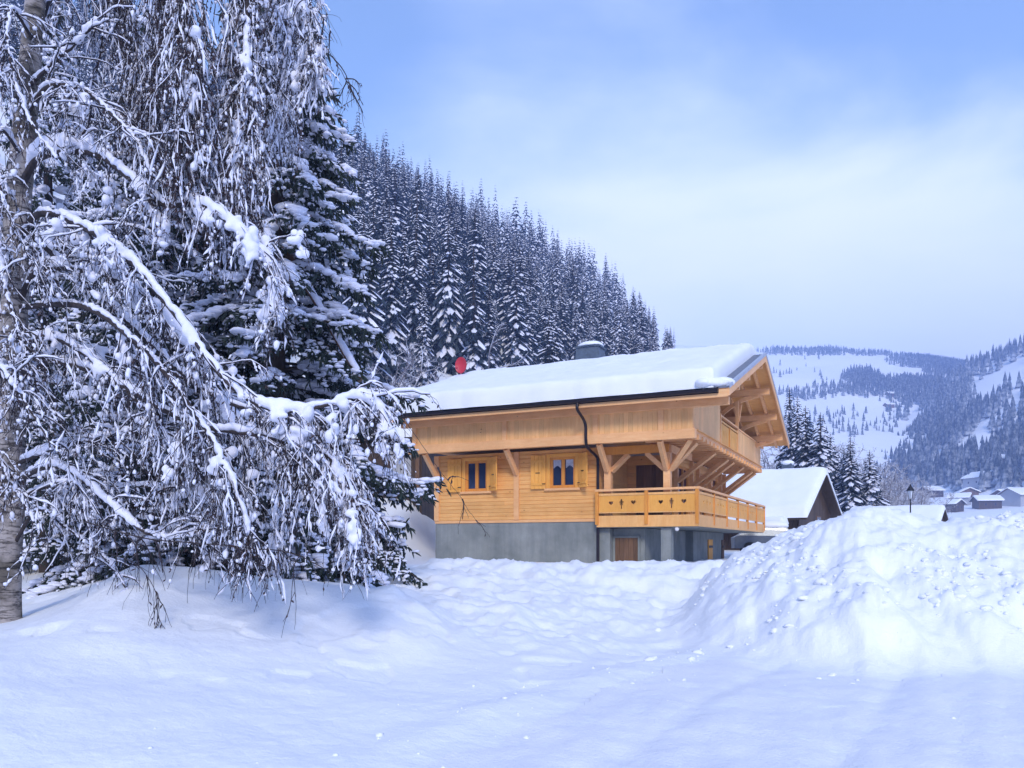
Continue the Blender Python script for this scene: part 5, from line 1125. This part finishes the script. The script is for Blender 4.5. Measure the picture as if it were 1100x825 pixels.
limb([(15, 420, Y0), (60, 378, 11.4), (120, 380, 11.8), (190, 402, 12.0), (250, 440, 12.2), (290, 510, 12.3), (300, 580, 12.3)], .05, .010, .07, 8, 7, .4, 1, 1.2, 4, sheet=24)
limb([(14, 500, Y0), (60, 482, 10.3), (112, 470, 10.0), (160, 457, 9.8), (203, 447, 9.7)], .04, .010, .05, 8, 7, .1, 1, 1, 3, sheet=4)
limb([(13, 520, Y0), (50, 502, 10.2), (84, 514, 9.8), (145, 566, 9.4), (190, 578, 9.2), (228, 566, 9.1)], .045, .009, .055, 8, 7, .2, .9, 1.0, 3, start=.05)
limb([(13, 540, Y0), (60, 520, 10.8), (110, 522, 10.9), (180, 524, 11.0), (240, 548, 11.0)], .04, .009, .05, 8, 7, .35, 1, 1.1, 4, sheet=8)
limb([(12, 590, Y0), (40, 548, 10.5), (70, 568, 10.3), (110, 600, 10.1), (140, 638, 10.0)], .035, .008, .03, 6, 5, .2, .8, .9, 2)
limb([(18, 330, Y0), (90, 330, 9.8), (150, 372, 9.2), (200, 430, 8.8), (238, 490, 8.6), (260, 540, 8.5), (272, 580, 8.5)], .05, .009, .05, 8, 8, .6, .9, 1.3, 3, 3, start=.25, sheet=10)
limb([(15, 380, Y0), (100, 400, 9.8), (200, 452, 9.2), (290, 470, 9.0), (345, 486, 9.0), (376, 520, 9.0), (386, 560, 9.0)], .05, .009, .06, 9, 9, .7, .9, 1.2, 4, 3, start=.3, sheet=26)
limb([(20, 240, Y0), (120, 330, 10.8), (220, 420, 11.0), (315, 452, 11.2), (365, 490, 11.3), (392, 540, 11.4)], .05, .009, .07, 9, 9, .7, .8, 1.2, 4, 3, start=.4, sheet=34)
# left-hand and forward limbs
limb([(30, 110, Y0), (0, 80, 10.6), (-50, 60, 10.4), (-110, 90, 10.2)], .045, .010, .05, 8, 6, .1, 1, 1, 3)
limb([(20, 230, Y0), (-10, 200, 10.6), (-60, 210, 10.4), (-120, 270, 10.2)], .045, .010, .05, 8, 6, .1, 1, 1, 3)
limb([(16, 360, Y0), (-10, 330, 10.6), (-60, 350, 10.4), (-110, 420, 10.2)], .045, .010, .05, 8, 6, .1, 1, 1, 3)
limb([(14, 440, Y0), (10, 400, 10.0), (0, 395, 9.4), (20, 430, 9.0), (50, 490, 8.8)], .035, .010, .04, 8, 6, .2, .8, 1, 3)
limb([(30, 60, Y0), (60, -10, 11.3), (100, -30, 11.8), (110, 40, 12.2), (90, 130, 12.4)], .045, .010, .05, 9, 7, .5, 1, 1.3, 4)


# bare hanging twigs: before the field, at the top right, and across the chalet's corner
limb([(90, 560, 9.4), (160, 580, 8.8), (240, 588, 8.5), (310, 594, 8.4), (345, 615, 8.4)], .010, .004, 0, 4, 2, .7, .5, 1.3, .6, 1, start=.05)
limb([(100, 590, 9.6), (150, 610, 9.0), (170, 660, 8.8), (140, 720, 8.6), (122, 752, 8.5)], .006, .003, 0, 6, 3, .7, .35, 1.0, .4, 2, start=.1)
limb([(324, 0, 10.0), (338, 30, 10.0), (352, 55, 10.0), (366, 80, 10.0), (376, 106, 10.0)], .007, .003, 0, 6, 3, .3, .35, .8, .2, 2, start=.1)
limb([(300, -40, 10.0), (345, 10, 9.8), (368, 35, 9.8)], .005, .002, 0, 3, 2, .1, .3, .6, 0, 1, start=.3)
limb([(428, 440, 9.2), (455, 480, 9.2), (490, 525, 9.2), (516, 562, 9.2)], .004, .002, 0, 3, 2, .2, .25, .6, .2, 1, start=.2)
limb([(17, 290, Y0), (0, 262, 10.3), (2, 300, 9.8), (20, 372, 9.5), (46, 440, 9.3)], .03, .008, .04, 9, 6, .25, .8, .9, 3)
limb([(15, 410, Y0), (-8, 380, 10.3), (-12, 430, 9.8), (8, 500, 9.5), (40, 560, 9.4)], .03, .008, .04, 9, 6, .25, .8, .9, 3)
limb([(24, 170, Y0), (2, 140, 10.3), (0, 190, 9.9), (22, 250, 9.7), (52, 300, 9.6)], .03, .008, .04, 9, 6, .25, .8, .9, 3)
limb([(34, 40, Y0), (12, 10, 10.3), (8, 50, 9.9), (28, 120, 9.7), (60, 170, 9.6)], .03, .008, .04, 9, 6, .3, .8, .9, 3)
